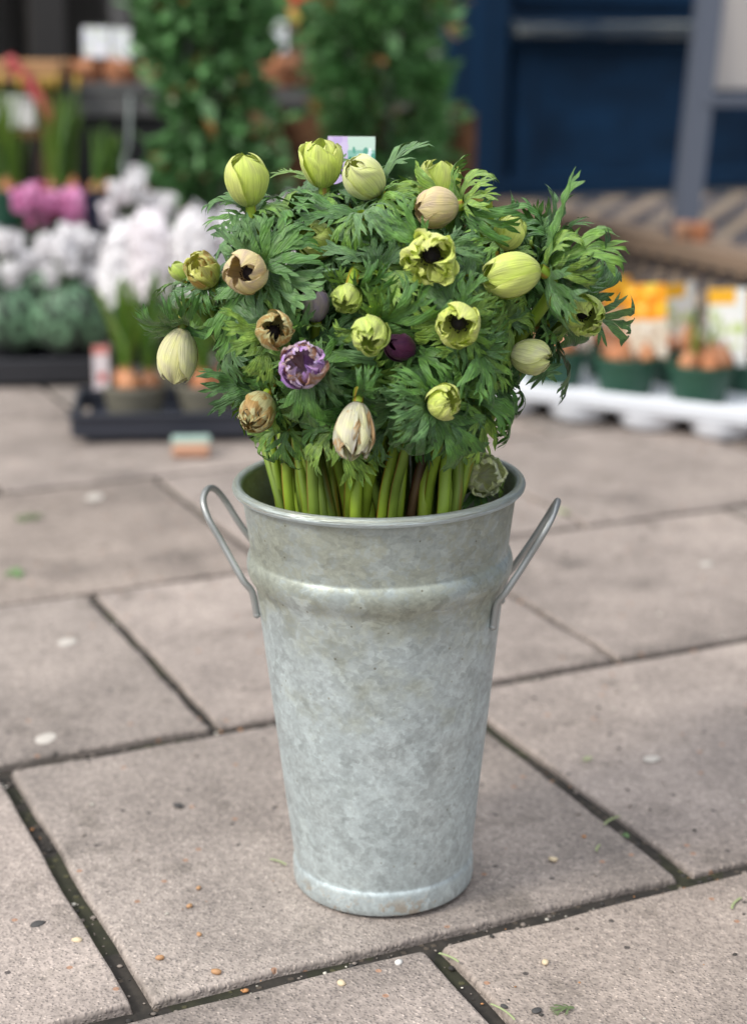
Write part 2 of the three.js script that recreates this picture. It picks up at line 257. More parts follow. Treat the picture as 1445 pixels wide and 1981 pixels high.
// ---- white carrier tray with green bulb pots
{
  const ang = -27 * Math.PI / 180, c = Math.cos(ang), s = Math.sin(ang), O = [.297, -1.905];
  const at = (u, v) => [O[0] + u * c + v * s, O[1] - u * s + v * c];   // v towards the camera
  const [tx, tz] = at(.175, -.15);
  const t = thing('plant_tray', 'white plastic carrier tray holding dark green bulb pots', 'tray', [tx, 0, tz], ang, 'plant trays');
  part('deck', box(.60, .026, .31, 0, .050, 0, .010), trayWhite, t);
  for (const [w, d, x, z] of [[.60, .012, 0, .152], [.60, .012, 0, -.152], [.012, .294, .295, 0], [.012, .294, -.295, 0]]) part('rim', box(w, .022, d, x, .064, z, .005), trayWhite, t);
  const cup = lathe([[0, 0], [.040, 0], [.054, .005], [.063, .024], [.066, .045]], 28);
  for (let i = 0; i < 4; i++) for (let j = 0; j < 2; j++) part('cup', cup, trayWhite, t).position.set(-.222 + i * .148, 0, -.087 + j * .174);
  const sets = [
    ['dark green pot of bulbs with a brown and cream label and yellow tips', { seed: 3, shoots: 5, cards: [['brown', .075, .11, .03, .125, .0, .25], ['white', .05, .10, .05, .14, -.03, .1]] }],
    ['dark green pot of bulbs with a tall orange topped label', { seed: 9, bulbs: 5, cards: [['orange', .080, .15, .035, .145, .0, .3]] }],
    ['dark green pot of bulbs with a white label and yellow shoots', { seed: 14, shoots: 5, bulbs: 5, cards: [['white', .075, .155, .05, .145, -.015, .35]] }],
  ];
  sets.forEach(([lab, o], i) => { const [x, z] = at(.040 + i * .152, -.075); bulbPot(lab, 'green bulb pots on the white tray', [x, .0600, z], .2 + i, { r: .066, h: .078, mat: potGreen, ...o, cards: o.cards.map(q => { const a = .2 + i, dx = q[3], dz = q[5]; return [q[0], q[1], q[2], dx * Math.cos(a) - dz * Math.sin(a), q[4], dx * Math.sin(a) + dz * Math.cos(a), q[6] - a - .5]; }) }); });
  for (let i = 0; i < 4; i++) { const [x, z] = at(-.040 + i * .148, -.225); bulbPot('dark green bulb pot in the back row of the white tray', 'green bulb pots in the back row', [x, .0600, z], i, { r: .066, h: .078, mat: potGreen, seed: 30 + i, bulbs: 4, shoots: 3, cards: [[['white', 'orange', 'white', 'orange'][i], .07, .14, .01, .135, 0, .4 - i]] }); }
}
// ---- hyacinths
const floretPetal = (() => { const g = new THREE.PlaneGeometry(.007, .02, 2, 4), p = g.attributes.position; for (let i = 0; i < p.count; i++) { const t = (p.getY(i) + .01) / .02; p.setX(i, p.getX(i) * (.5 + 1.1 * Math.sin(Math.PI * Math.min(.95, t * .8 + .12)))); p.setZ(i, .010 * t - .020 * t * t); p.setY(i, t * .016); } g.computeVertexNormals(); return g; })();
const floret = mergeGeometries(Array.from({ length: 6 }, (_, k) => floretPetal.clone().rotateX(.75).rotateZ(k * Math.PI / 3)));   // opens towards +z
function spikeGeo(len, rad, n, seed) {
  const r = rngOf(seed), gs = [], m = new THREE.Matrix4(), q = new THREE.Quaternion();
  for (let i = 0; i < n; i++) { const t = (i + .5) / n, a = i * 2.399 + r() * .5, rr = rad * (.55 + .45 * Math.sin(Math.PI * (.15 + .75 * t))), d = V(Math.cos(a), .15 + .8 * (t > .85 ? t : 0) - .1 * r(), Math.sin(a)).normalize(); q.setFromUnitVectors(V(0, 0, 1), d); m.compose(V(d.x * rr * .55, t * len, d.z * rr * .55), q, V(1, 1, 1).multiplyScalar(rad / .032 * (1.0 + .45 * r()))); gs.push(floret.clone().applyMatrix4(m)); }
  return mergeGeometries(gs);
}
const whitePetal = phy({ color: lin(.88, .86, .87), roughness: .7, transmission: .25, thickness: 0 }), whitePetalB = phy({ color: lin(.87, .82, .84), roughness: .7, transmission: .25, thickness: 0 });
const pinkPetal = phy({ color: lin(.84, .38, .64), roughness: .65, transmission: .3, thickness: 0 }), magPetal = phy({ color: lin(.45, .02, .16), roughness: .65, transmission: .3, thickness: 0 });
const spikeVariants = [11, 12, 13].map((s, i) => spikeGeo(.105 + i * .01, .040, 34, s));
function hyacinth(label, pos, seed, o = {}) {
  const t = thing('hyacinth_plant', label, 'plant', pos, seed, 'white hyacinths in the dark tray'), r = rngOf(seed * 91), R = .064, H = .075;
  part('pot', potGeo(R, H), potTaupe, t); part('soil', soilGeo(R, H - .012), compost, t);
  for (let i = 0; i < 3; i++) {
    const a = i * 2.1 + r(), x = Math.cos(a) * R * .45, z = Math.sin(a) * R * .45;
    const b = part('bulb', bulbGeo(.024, seed + i), bulbMats[i], t); b.position.set(x, H + .002, z);
    if (i >= (o.spikes ?? 2)) { for (let k = 0; k < 3; k++) { const l = part('leaf', strap(.08 + r() * .04, .02, .05, .3, seed + k, 8), strapMats[k], t); l.position.set(x, H + .02, z); l.rotation.y = k * 2.1 + r(); } continue; }
    const tall = .155 + r() * .03; const tip = V(x * 1.4, H + tall, z * 1.4);
    part('flower_stalk', tube([V(x, H, z), V(x * 1.2, H + tall * .5, z * 1.2), tip, V(tip.x * 1.1, tip.y + .10, tip.z * 1.1)], .0055, 10, 6), strapMats[0], t);
    const f = part('flower_spike', spikeVariants[(seed + i) % 3], i % 2 ? whitePetalB : whitePetal, t); f.position.copy(tip); f.rotation.set((r() - .5) * .3, r() * 6, (r() - .5) * .3); const sc = o.scale ?? 1.15; f.scale.set(sc, sc, sc);
    for (let k = 0; k < 6; k++) { const l = part('leaf', strap(.18 + r() * .06, .026 + r() * .008, .06 + r() * .1, .25 + r() * .35, seed + i * 7 + k, 10), strapMats[(k + i) % 3], t); l.position.set(x, H + .012, z); l.rotation.y = k * 1.05 + r() * .6; }
  }
  return t;
}
{
  const t = thing('plant_tray', 'charcoal plastic tray holding taupe hyacinth pots', 'tray', [-.36, 0, -1.80], .12, 'plant trays');
  part('base', box(.40, .02, .22, 0, .012, 0, .006), trayBlue, t);
  for (const [w, d, x, z] of [[.44, .014, 0, .125], [.44, .014, 0, -.125], [.014, .25, .22, 0], [.014, .25, -.22, 0]]) part('side', box(w, .042, d, x, .036, z, .005), trayBlue, t);
  part('lip', box(.465, .008, .012, 0, .058, .134, .003), trayBlue, t);
  hyacinth('white hyacinths in a taupe pot with a red and white tag', [-.465, .0225, -1.765], 3);
  hyacinth('hyacinth pot with short new leaves beside the tagged hyacinth', [-.325, .0225, -1.78], 5, { spikes: 2 });
  hyacinth('white hyacinths rising behind the anemones from the dark tray', [-.20, .0225, -1.82], 8, { scale: 1.3 });
  const tg = thing('plant_tag', 'small white tag with red blotch stuck in a hyacinth pot', 'plant tag', [-.523, .09, -1.73], .3); const m = part('tag_face', box(.03, .085, .0015, 0, .043, 0, .0005), std({ map: cardTex(64, 160, (x, w, h) => { x.fillStyle = '#e8dcdc'; x.fillRect(0, 0, w, h); x.fillStyle = '#c8483c'; x.fillRect(w * .3, h * .62, w * .5, h * .2); x.fillStyle = '#d98a80'; x.fillRect(0, 0, w, h * .2); }), roughness: .5 }), tg);
  const hy2 = [[-.40, 0, -2.03], [-.27, 0, -2.06], [-.13, 0, -2.10]];
  hy2.forEach((p, i) => hyacinth('white hyacinths standing on the paving behind the dark tray', p, 21 + i, { scale: 1.1 }));
}
// ---- cyclamen
const cycLeafMap = tex(128, 128, (x, y) => { const dx = x - .5, dy = y - .45, d = Math.hypot(dx, dy), z = fbm(x, y, 10, 3, 4), ring = sstep(.14, .2, d + z * .1) * (1 - sstep(.3, .36, d + z * .1)); const v = .28 + ring * .38 + z * .08; return [v * .8, v * 1.05, v * .86]; });
const cycLeaf = phy({ color: lin(.52, .55, .48), map: cycLeafMap, roughness: .55, transmission: .15, thickness: 0 });
function heartLeaf(r) { const pos = [0, 0, 0], uv = [.5, .35], idx = [], n = 20; for (let i = 0; i <= n; i++) { const a = i / n * Math.PI * 2 - Math.PI / 2, k = 1 - .35 * Math.pow(Math.max(0, -Math.sin(a)), 12) + .04 * Math.sin(a * 9), x = Math.cos(a) * k, y = Math.sin(a) * k + .3; pos.push(x * r, y * r, -.18 * r * (x * x + y * y)); uv.push(x * .42 + .5, y * .42 + .4); if (i) idx.push(0, i, i + 1); } const g = new THREE.BufferGeometry(); g.setAttribute('position', new THREE.Float32BufferAttribute(pos, 3)); g.setAttribute('uv', new THREE.Float32BufferAttribute(uv, 2)); g.setIndex(idx); g.computeVertexNormals(); return g; }
const heart = heartLeaf(.034);
const cycPetal = (() => { const g = new THREE.PlaneGeometry(.024, .04, 4, 6), p = g.attributes.position; for (let i = 0; i < p.count; i++) { const t = (p.getY(i) + .02) / .04, x = p.getX(i) * (.45 + 1.0 * Math.sin(Math.PI * (.12 + .7 * t))); p.setXYZ(i, x * (1 + .2 * Math.sin(t * 9)), .004 + t * .040, .012 * Math.sin(t * 2.6) - x * x * 12 + .002 * Math.sin(x * 500 + t * 6)); } g.computeVertexNormals(); return g; })();
const cycFlower = mergeGeometries(Array.from({ length: 5 }, (_, k) => cycPetal.clone().rotateX(-.12 - .1 * (k % 3)).rotateY(k * Math.PI * .4 + .2 * (k % 2))));
function cyclamen(label, pos, seed, petal, o = {}) {
  const t = thing('cyclamen_plant', label, 'plant', pos, seed, o.group), r = rngOf(seed * 17), R = .062, H = .09;
  part('pot', potGeo(R, H), potBlack, t); part('soil', soilGeo(R, H - .01), compost, t);
  for (let i = 0; i < 40; i++) { const a = i * 2.4, q = .025 + .075 * Math.sqrt(i / 40), y = H + .005 + .085 * (1 - i / 40) + r() * .02; const m = part('leaf', heart, cycLeaf, t); m.position.set(Math.cos(a) * q, y, Math.sin(a) * q); m.lookAt(t.localToWorld(V(Math.cos(a) * (q + .4), y + .45 - .012 * i, Math.sin(a) * (q + .4)))); m.rotateZ(Math.PI + (r() - .5)); const s = .75 + r() * .6; m.scale.set(s, s, s); }
  const n = o.flowers ?? 13;
  for (let i = 0; i < n; i++) { const a = i * 2.4 + r(), q = (o.spread ?? .055) * Math.sqrt((i + .3) / n), y = H + (o.low ?? .085) + r() * (o.high ?? .10), top = V(Math.cos(a) * q, y, Math.sin(a) * q); part('flower_stalk', tube([V(top.x * .2, H, top.z * .2), V(top.x * .6, y * .6 + H * .3, top.z * .6), top], .0016, 8, 5), strapMats[3], t); const f = part('flower', cycFlower, Array.isArray(petal) ? petal[i % petal.length] : petal, t); f.position.copy(top); f.rotation.set((r() - .5) * .7, r() * 6, (r() - .5) * .7); const s = .95 + r() * .45; f.scale.set(s, s, s); }
  return t;
}
{
  const t = thing('plant_tray', 'black plastic tray holding potted cyclamen', 'tray', [-.82, 0, -2.27], .15, 'plant trays');
  part('base', box(.40, .02, .24, 0, .012, 0, .006), trayBlack, t);
  for (const [w, d, x, z] of [[.42, .014, 0, .13], [.42, .014, 0, -.13], [.014, .26, .21, 0], [.014, .26, -.21, 0]]) part('side', box(w, .055, d, x, .036, z, .005), trayBlack, t);
  cyclamen('white cyclamen with silvery leaves beside the hyacinth tray', [-.675, .0225, -2.24], 4, whitePetal, { group: 'potted cyclamen' });
  cyclamen('white cyclamen with silvery leaves under the pink cyclamen', [-.805, .0225, -2.25], 6, whitePetal, { group: 'potted cyclamen' });
  cyclamen('white cyclamen at the far end of the black tray', [-.94, .0225, -2.27], 7, whitePetal, { group: 'potted cyclamen' });
  cyclamen('bright pink cyclamen behind the white ones', [-.755, 0, -2.47], 9, [pinkPetal, pinkPetal, pinkPetal, magPetal, pinkPetal], { group: 'potted cyclamen', low: .20, high: .075, flowers: 18, spread: .085 });
  cyclamen('white cyclamen on the paving behind the white hyacinths', [-.545, 0, -2.45], 12, [whitePetal, whitePetalB], { group: 'potted cyclamen', low: .19, high: .12, flowers: 14, spread: .07 });
}
// ---- daffodil shoots on a low black crate
{
  const c = thing('display_crate', 'low black crate carrying pots of green daffodil shoots', 'crate', [-.93, 0, -2.80], .05);
  for (let i = 0; i < 4; i++) part('slat', box(.78, .058, .012, 0, .035 + i * .066, .15), trayBlack, c);
  for (const x of [-.38, .38]) part('end_panel', box(.014, .265, .30, x, .1325, 0), trayBlack, c);
  part('top_board', box(.80, .012, .33, 0, .272, 0), trayBlack, c);
  const pots = [[-.90, -2.73, potGreen, 'dark green pot of tall daffodil shoots on the black crate', 5], [-.765, -2.74, potBlack, 'black pot of tall daffodil shoots on the black crate', 6], [-.655, -2.72, potNavy, 'navy pot of short daffodil shoots on the black crate', 7], [-1.02, -2.76, potBlack, 'black pot of daffodil shoots under the wooden bench', 8]];
  for (const [x, z, m, lab, s] of pots) {
    const t = thing('daffodil_pot', lab, 'plant', [x, .2785, z], s, 'pots of daffodil shoots'), r = rngOf(s * 7), R = .058, H = .09;
    part('pot', potGeo(R, H), m, t); part('soil', soilGeo(R, H - .012), compost, t);
    for (let i = 0; i < 3; i++) { const b = part('bulb', bulbGeo(.02, s + i), bulbMats[i], t); b.position.set(Math.cos(i * 2.1) * .028, H, Math.sin(i * 2.1) * .028); }
    for (let i = 0; i < 20; i++) { const a = i * 2.4, l = part('leaf', strap((s === 7 ? .11 : .19) + r() * .07, .013 + r() * .006, .02 + r() * .12, .05 + r() * .3, s * 11 + i, 8), strapMats[Math.floor(r() * 4)], t); l.position.set(Math.cos(a) * R * .6 * r(), H - .01, Math.sin(a) * R * .6 * r()); l.rotation.y = r() * 7; }
    if (s !== 7) for (let i = 0; i < 3; i++) { const a = i * 2.2 + s, bx = Math.cos(a) * .03, bz = Math.sin(a) * .03; part('flower_stalk', tube([V(bx, H, bz), V(bx * 1.2, H + .12, bz * 1.2), V(bx * 1.5, H + .24, bz * 1.5)], .0028, 8, 6), strapMats[0], t); const b = part('bud', new THREE.SphereGeometry(.008, 10, 8).scale(1, 2.4, 1), std({ color: lin(.45, .30, .04), roughness: .6 }), t); b.position.set(bx * 1.5, H + .25, bz * 1.5); }
  }
}
// ---- wooden bench, box, red handle
const woodMap = tex(256, 256, (x, y) => { const g = fbm(x * .1, y, 60, 4, 71, .6), v = .62 + (g - .5) * .6; return [v * 1.06, v * .83, v * .60]; });
const woodMat = std({ color: lin(1, .92, .82), map: woodMap, bumpMap: woodMap, bumpScale: .001, roughness: .75 }), woodBrown = std({ color: lin(.36, .27, .22), map: woodMap, bumpMap: woodMap, bumpScale: .001, roughness: .8 });
{
  const b = thing('wooden_bench', 'pale wooden two tier bench behind the daffodil pots', 'bench', [-1.14, 0, -2.98], .04);
  for (let i = 0; i < 3; i++) part('plank', box(.70, .045, .095, 0, .635, .10 - i * .1, .004), woodMat, b);
  for (let i = 0; i < 2; i++) part('plank', box(.66, .025, .12, 0, .485, .07 - i * .13, .004), woodBrown, b);
  for (const [x, z] of [[-.31, .09], [.31, .09], [-.31, -.13], [.31, -.13]]) part('leg', box(.04, .612, .04, x, .306, z, .004), woodBrown, b);
  const w = thing('white_box', 'white plastic box standing on the lower bench shelf', 'box', [-.95, .4985, -2.915], .04);
  part('body', box(.20, .07, .10, 0, .035, 0, .008), plastic(.8, .8, .8), w); part('lid', box(.212, .014, .112, 0, .074, 0, .005), plastic(.82, .82, .82), w);
  const h = thing('red_stick', 'short red wooden stick leaning against the bench edge', 'stick', [-.795, .4985, -2.84], 0);
  part('grip', tube([V(0, .01, -.01), V(-.04, .08, -.005), V(-.1, .163, .008)], .016, 12, 10), plastic(.5, .09, .085), h); part('end_cap', new THREE.SphereGeometry(.0165, 12, 8).translate(-.1, .163, .008), plastic(.45, .08, .08), h);
}
// ---- raised dark stands with bulb pots
function stand(label, x, z, w, d, h) { const s = thing('display_stand', label, 'stand', [x, 0, z], .05, 'dark display stands'); part('top', box(w, .02, d, 0, h - .01, 0), plastic(.09, .09, .09, .6), s); part('skirt', box(w - .03, h - .021, d - .03, 0, (h - .021) / 2, 0), darkMat, s); part('front_rail', box(w, .03, .014, 0, h - .036, d / 2 + .001), plastic(.12, .12, .12, .6), s); return s; }
stand('dark stand carrying a grey tray of bulb pots beside the bench', -.66, -3.12, .34, .26, .575);
{
  const t = thing('plant_tray', 'grey plastic tray of terracotta bulb pots on a dark stand', 'tray', [-.665, .575, -3.10], .05, 'plant trays'); part('base', box(.30, .012, .2, 0, .007, 0), plastic(.10, .10, .10), t); for (const z of [-.1, .1]) part('side', box(.30, .03, .01, 0, .018, z, .003), plastic(.10, .10, .10), t); for (const x of [-.15, .15]) part('side', box(.01, .03, .2, x, .018, 0, .003), plastic(.10, .10, .10), t);
  const list = [[-.755, 'terracotta pot of bulbs with a pale blue white label', [['pale', .07, .075, .025, .115, -.02, 0]]], [-.665, 'terracotta pot of bulbs between two labelled pots', [['pale', .05, .08, .0, .11, -.02, 0]]], [-.575, 'terracotta pot of bulbs with a yellow green label', [['yellow', .075, .11, 0, .12, -.02, .1]]]];
  list.forEach(([x, lab, c], i) => bulbPot(lab, 'terracotta bulb pots on dark stands', [x, .589, -3.09], 0, { r: .045, h: .055, mat: clay, seed: 50 + i, bulbs: 5, cards: c }));
}
stand('dark stand between the two jasmines carrying bulb pots', -.24, -3.62, .34, .24, .575);
{
  bulbPot('terracotta pot of bulbs with a white label under the red sign', 'terracotta bulb pots on dark stands', [-.28, .5765, -3.56], 0, { r: .055, h: .065, mat: clay, seed: 60, bulbs: 6, cards: [['pale', .06, .09, -.01, .14, -.02, 0]] });
  bulbPot('terracotta pot of bulbs with a yellow label under the red sign', 'terracotta bulb pots on dark stands', [-.165, .5765, -3.57], 0, { r: .055, h: .065, mat: plastic(.22, .04, .04, .7), seed: 61, bulbs: 6, cards: [['yellow', .08, .10, 0, .145, -.02, 0]] });
  const s = thing('red_sign', 'red and yellow card sign on a stake above bulb pots', 'sign', [-.235, .5765, -3.66], 0); cardMesh('red', .22, .12, s, 'sign_face').position.set(0, .235, .006); part('stake', box(.012, .30, .008, 0, .15, 0, .002), woodMat, s); part('foot', box(.05, .01, .05, 0, .005, 0, .002), woodMat, s);
}
// ---- jasmines
const jasLeafGeo = (() => { const g = new THREE.BufferGeometry(), pos = [], idx = []; const n = 4; for (let i = 0; i <= n; i++) { const t = i / n, w = .0095 * Math.sin(Math.PI * (.06 + .9 * t)), z = -.006 * t * t; pos.push(-w, t * .034, z + w * .35, 0, t * .034, z, w, t * .034, z + w * .35); } for (let i = 0; i < n; i++) for (const k of [0, 1]) { const a = i * 3 + k; idx.push(a, a + 1, a + 3, a + 1, a + 4, a + 3); } g.setAttribute('position', new THREE.Float32BufferAttribute(pos, 3)); g.setIndex(idx); g.computeVertexNormals(); return g; })();
const jasMat = phy({ color: lin(1, 1, 1), roughness: .5, transmission: .2, thickness: 0 });
function jasmine(label, pos, rx, y0, y1, n, seed, potM) {
  const t = thing('jasmine_plant', label, 'plant', pos, seed, 'climbing jasmines on hoops'), r = rngOf(seed);
  part('pot', potGeo(.11, .22), potM, t); part('soil', soilGeo(.11, .205), compost, t);
  const hoops = [0, 1, 2].map(k => { const a = k * 1.05; return new THREE.CatmullRomCurve3([V(Math.cos(a) * .07, .2, Math.sin(a) * .07), V(Math.cos(a) * rx * .8, (y0 + y1) / 2, Math.sin(a) * rx * .8), V(0, y1, 0), V(-Math.cos(a) * rx * .8, (y0 + y1) / 2, -Math.sin(a) * rx * .8), V(-Math.cos(a) * .07, .2, -Math.sin(a) * .07)]); });
  hoops.forEach(h => part('hoop', new THREE.TubeGeometry(h, 40, .003, 6), plastic(.12, .13, .12), t));
  const inst = new THREE.InstancedMesh(jasLeafGeo, jasMat, n), m = new THREE.Matrix4(), q = new THREE.Quaternion(), e = new THREE.Euler(), col = new THREE.Color(); inst.name = 'foliage'; inst.userData.kind = 'stuff'; inst.castShadow = inst.receiveShadow = true; t.add(inst);
  const clumps = Array.from({ length: 46 }, () => { const a = r() * 6.283, yy = y0 + (y1 - y0) * r(), k = Math.sqrt(1 - Math.pow(2 * (yy - y0) / (y1 - y0) - 1, 4)); const q2 = rx * k * Math.sqrt(.25 + .75 * r()); return [Math.cos(a) * q2, yy, Math.sin(a) * q2, .03 + .04 * r(), r()]; });
  const fl = [];
  for (let i = 0; i < n; i++) {
    const c = clumps[Math.floor(r() * clumps.length)], g = () => (r() + r() + r() - 1.5) * 1.2, p = V(c[0] + g() * c[3], c[1] + g() * c[3] * 1.3, c[2] + g() * c[3]);
    const out = V(p.x, 0, p.z).normalize(); q.setFromUnitVectors(V(0, 1, 0), V(out.x * .7 + (r() - .5), r() * 1.1 - .5, out.z * .7 + (r() - .5)).normalize()); const q3 = new THREE.Quaternion().setFromAxisAngle(V(0, 1, 0), r() * 6.28); q.multiply(q3);
    const s = .85 + r() * 1.0; m.compose(p, q, V(s, s, s)); inst.setMatrixAt(i, m); const b = .6 + r() * .7 + c[4] * .3; inst.setColorAt(i, r() < .04 ? col.setRGB(.30, .17, .05) : col.setRGB(.092 * b, .225 * b, .070 * b));
    if (r() < .035) fl.push(p.clone().add(out.multiplyScalar(.012)));
  }
  const fg = mergeGeometries(fl.map((p, i) => { const g = new THREE.CircleGeometry(.005 + .004 * r(), 5); g.rotateX(-r()); g.rotateY(r() * 6); return g.translate(p.x, p.y, p.z); })); const f = part('blossom', fg, phy({ color: lin(.62, .70, .46), roughness: .8, transmission: .3, thickness: 0 }), t); f.userData.kind = 'stuff';
}
jasmine('dense climbing jasmine beside the terracotta bulb tray', [-.385, 0, -2.66], .112, .22, 1.02, 4200, 5, potBlack);
jasmine('dense climbing jasmine in front of the brown wooden crate', [.005, 0, -3.13], .135, .36, 1.04, 4600, 6, potBlack);
{
  const c = thing('wooden_crate', 'brown wooden slatted crate behind the jasmine', 'crate', [-.01, 0, -3.48], -.05);
  for (let i = 0; i < 5; i++) part('slat', box(.54, .095, .016, 0, .055 + i * .103, .14, .003), woodBrown, c);
  for (const x of [-.265, .265]) { part('corner_post', box(.045, .52, .04, x, .262, .165, .004), woodBrown, c); for (let i = 0; i < 5; i++) part('side_slat', box(.014, .095, .27, x, .055 + i * .103, -.005, .003), woodBrown, c); }
  const h = thing('grey_hose', 'thin grey hose hanging in a curve beside the jasmine', 'hose', [-.58, 0, -2.50], 0);
  part('hose_pipe', tube([V(0, .008, .02), V(.045, .10, 0), V(.05, .25, 0), V(.03, .34, -.02), V(-.005, .42, -.05), V(-.03, .47, -.3), V(-.05, .575, -.49)], .0055, 40, 8), plastic(.22, .25, .24), h);
  for (const [x, z, lab] of [[.825, -3.15, 'tiny pale terracotta pot at the foot of the grey board'], [.868, -3.125, 'tiny orange terracotta pot at the foot of the grey board']]) { const p = thing('small_pot', lab, 'plant pot', [x, .1935, z], 0, 'tiny terracotta pots'); part('pot_wall', lathe([[0, 0], [.018, 0], [.026, .045], [.029, .046], [.029, .058], [.025, .058], [.017, .006], [0, .006]], 24), x < .85 ? plastic(.42, .24, .15, .85) : clay, p); }
}

// ---------------------------------------------------------------- galvanised bucket
const BX = .013, TILT = .022;
const zincMap = tex(2048, 1024, (x, y) => {            // spans the whole wall: x round, y up
  const wx = x + (fbm(x, y, 8, 3, 3) - .5) * .03, wy = y + (fbm(x, y, 8, 3, 6) - .5) * .03;
  const wx2 = wx + (fbm(x, y, 60, 3, 43) - .5) * .035, wy2 = wy + (fbm(x, y, 60, 3, 46) - .5) * .05, a = worley(wx2, wy2 * .62, 40, 13), b = worley(wx2 + .3, wy2 * .62, 84, 27), f = fbm(x, y * .6, 160, 3, 61, .7), big = fbm(x, y * .6, 5, 4, 81), m = fbm(x, y * .6, 20, 4, 15, .65);
  let v = .80 + (a[1] - .5) * .06 + (b[1] - .5) * .08 + (f - .5) * .17 + (m - .5) * .06;
  if (a[2] - a[0] < .10) v += .02;
  let r = v * .945, g = v * 1.0, bl = v * 1.005;
  const up = sstep(.50, .80, y + (big - .5) * .32 + (m - .5) * .4);             // warm mottled staining of the upper third
  const stain = up * (.45 + .55 * sstep(.35, .62, m + (f - .5) * .7)) + .10 * sstep(.62, .74, m);
  r *= 1 - stain * .15; g *= 1 - stain * .175; bl *= 1 - stain * .235;
  const sp = worley(x, y * .6, 90, 51); if (sp[1] > .975 && sp[0] < .06 + .14 * fbm(x, y, 30, 2, 5)) { const d = .70 + .2 * hash2(Math.floor(x * 90), Math.floor(y * 54), 3); r *= d; g *= d * .97; bl *= d * .92; }
  { const w = sstep(.06, .02, y) * sstep(.5, .64, m + (f - .5) * .5); r *= 1 - .10 * w; g *= 1 - .18 * w; bl *= 1 - .24 * w; }
  return [r, g, bl];
});
const zincBump = tex(1024, 512, (x, y) => { const h = .5 * fbm(x, y * .6, 40, 4, 7, .6) + .5 * fbm(x, y * .6, 12, 3, 9); return [h, h, h]; }, false);
const zincRough = tex(512, 256, (x, y) => { const m = fbm(x, y * .6, 20, 4, 15, .65), v = .50 + (m - .5) * .35; return [v, v, v]; }, false);
const zinc = std({ color: lin(1, 1, 1), map: zincMap, bumpMap: zincBump, bumpScale: .0012, roughnessMap: zincRough, roughness: 1, metalness: .55 });
const zincPlain = std({ color: lin(.40, .41, .40), roughness: .42, metalness: .6 });
const bucket = thing('galvanised_bucket', 'tall galvanised metal flower bucket with two wire handles on the paving', 'bucket', [BX, .0022, 0], 0);
bucket.rotation.z = TILT;
{
  const Rb = .0815, Rt = .1225, H = .388, rad = y => Rb + (Rt - Rb) * y / H;
  const pts = [[0, .006], [.076, .006], [.078, .003], [.0825, 0], [.0852, .002], [.0858, .008], [.0858, .020], [.0845, .024], [.0832, .026]];
  for (let i = 0; i <= 10; i++) { const y = .030 + (.296 - .030) * i / 10; pts.push([rad(y), y]); }
  for (let i = 1; i <= 12; i++) { const t = i / 12, y = .299 + .031 * t; pts.push([rad(y) + .0056 * Math.pow(Math.sin(Math.PI * t), .8), y]); }   // swaged ring
  for (let i = 1; i <= 5; i++) { const y = .330 + (H - .330) * i / 5; pts.push([rad(y) + .0015 * (i / 5) ** 2, y]); }
  const wall = lathe(pts, 120), p = wall.attributes.position, uv = wall.attributes.uv;
  for (let i = 0; i < p.count; i++) { const x = p.getX(i), z = p.getZ(i), y = p.getY(i), a = Math.atan2(z, x), k = 1 + .004 * N3(Math.cos(a) * 1.6, y * 9, Math.sin(a) * 1.6) + .0015 * N3(Math.cos(a) * 6, y * 30, Math.sin(a) * 6); p.setXYZ(i, x * k, y, z * k); uv.setY(i, y / .40); }
  wall.computeVertexNormals(); part('wall', wall, zinc, bucket);
  const inner = lathe([[0, .0085], [Rb - .004, .0085], [rad(.262) - .0012, .262], [rad(H) - .0005, H]], 96); const iu = inner.attributes.uv, ip = inner.attributes.position; for (let i = 0; i < ip.count; i++) iu.setY(i, ip.getY(i) / .4); part('lining', inner, zinc, bucket);
  const bead = new THREE.TorusGeometry(Rt + .004, .0046, 14, 120).rotateX(Math.PI / 2).translate(0, H + .001, 0); part('rim', bead, zinc, bucket);
  // two flattened wire handles; the axis through them runs almost across the view
  const axisA = 80 * Math.PI / 180;
  const onWall = (phi, y, out = 0) => { const r = rad(y) + out; return V(Math.sin(phi) * r, y, Math.cos(phi) * r); };
  for (const base of [axisA, axisA - Math.PI]) {
    const d = 18 * Math.PI / 180, dir = V(Math.sin(base), 0, Math.cos(base)), tan = V(Math.cos(base), 0, -Math.sin(base));
    const out = (q, up, side) => dir.clone().multiplyScalar(q).addScaledVector(tan, side).setY(up);
    const A0 = onWall(base + d, .270, .003), A1 = onWall(base + d, .293, .0045), B0 = onWall(base - d, .270, .003), B1 = onWall(base - d, .293, .0045);
    const pts2 = [A0, A1, onWall(base + d * .98, .302, .010), out(.138, .335, .031), out(.1515, .359, .0285), out(.1575, .371, .020), out(.1595, .376, 0), out(.1575, .371, -.020), out(.1515, .359, -.0285), out(.138, .335, -.031), onWall(base - d * .98, .302, .010), B1, B0];
    const g = new THREE.TubeGeometry(new THREE.CatmullRomCurve3(pts2, false, 'centripetal'), 140, .0031, 10); part('handle', g, zincPlain, bucket);
    for (const q of [A0, B0]) { const s = new THREE.SphereGeometry(.0034, 10, 8).translate(q.x, q.y, q.z); part('handle_end', s, zincPlain, bucket); }
  }
  part('water', new THREE.CircleGeometry(.0935, 48).rotateX(-Math.PI / 2).translate(0, .16, 0), phy({ color: lin(.35, .38, .3), roughness: .05, transmission: .6, thickness: 0 }), bucket);
}

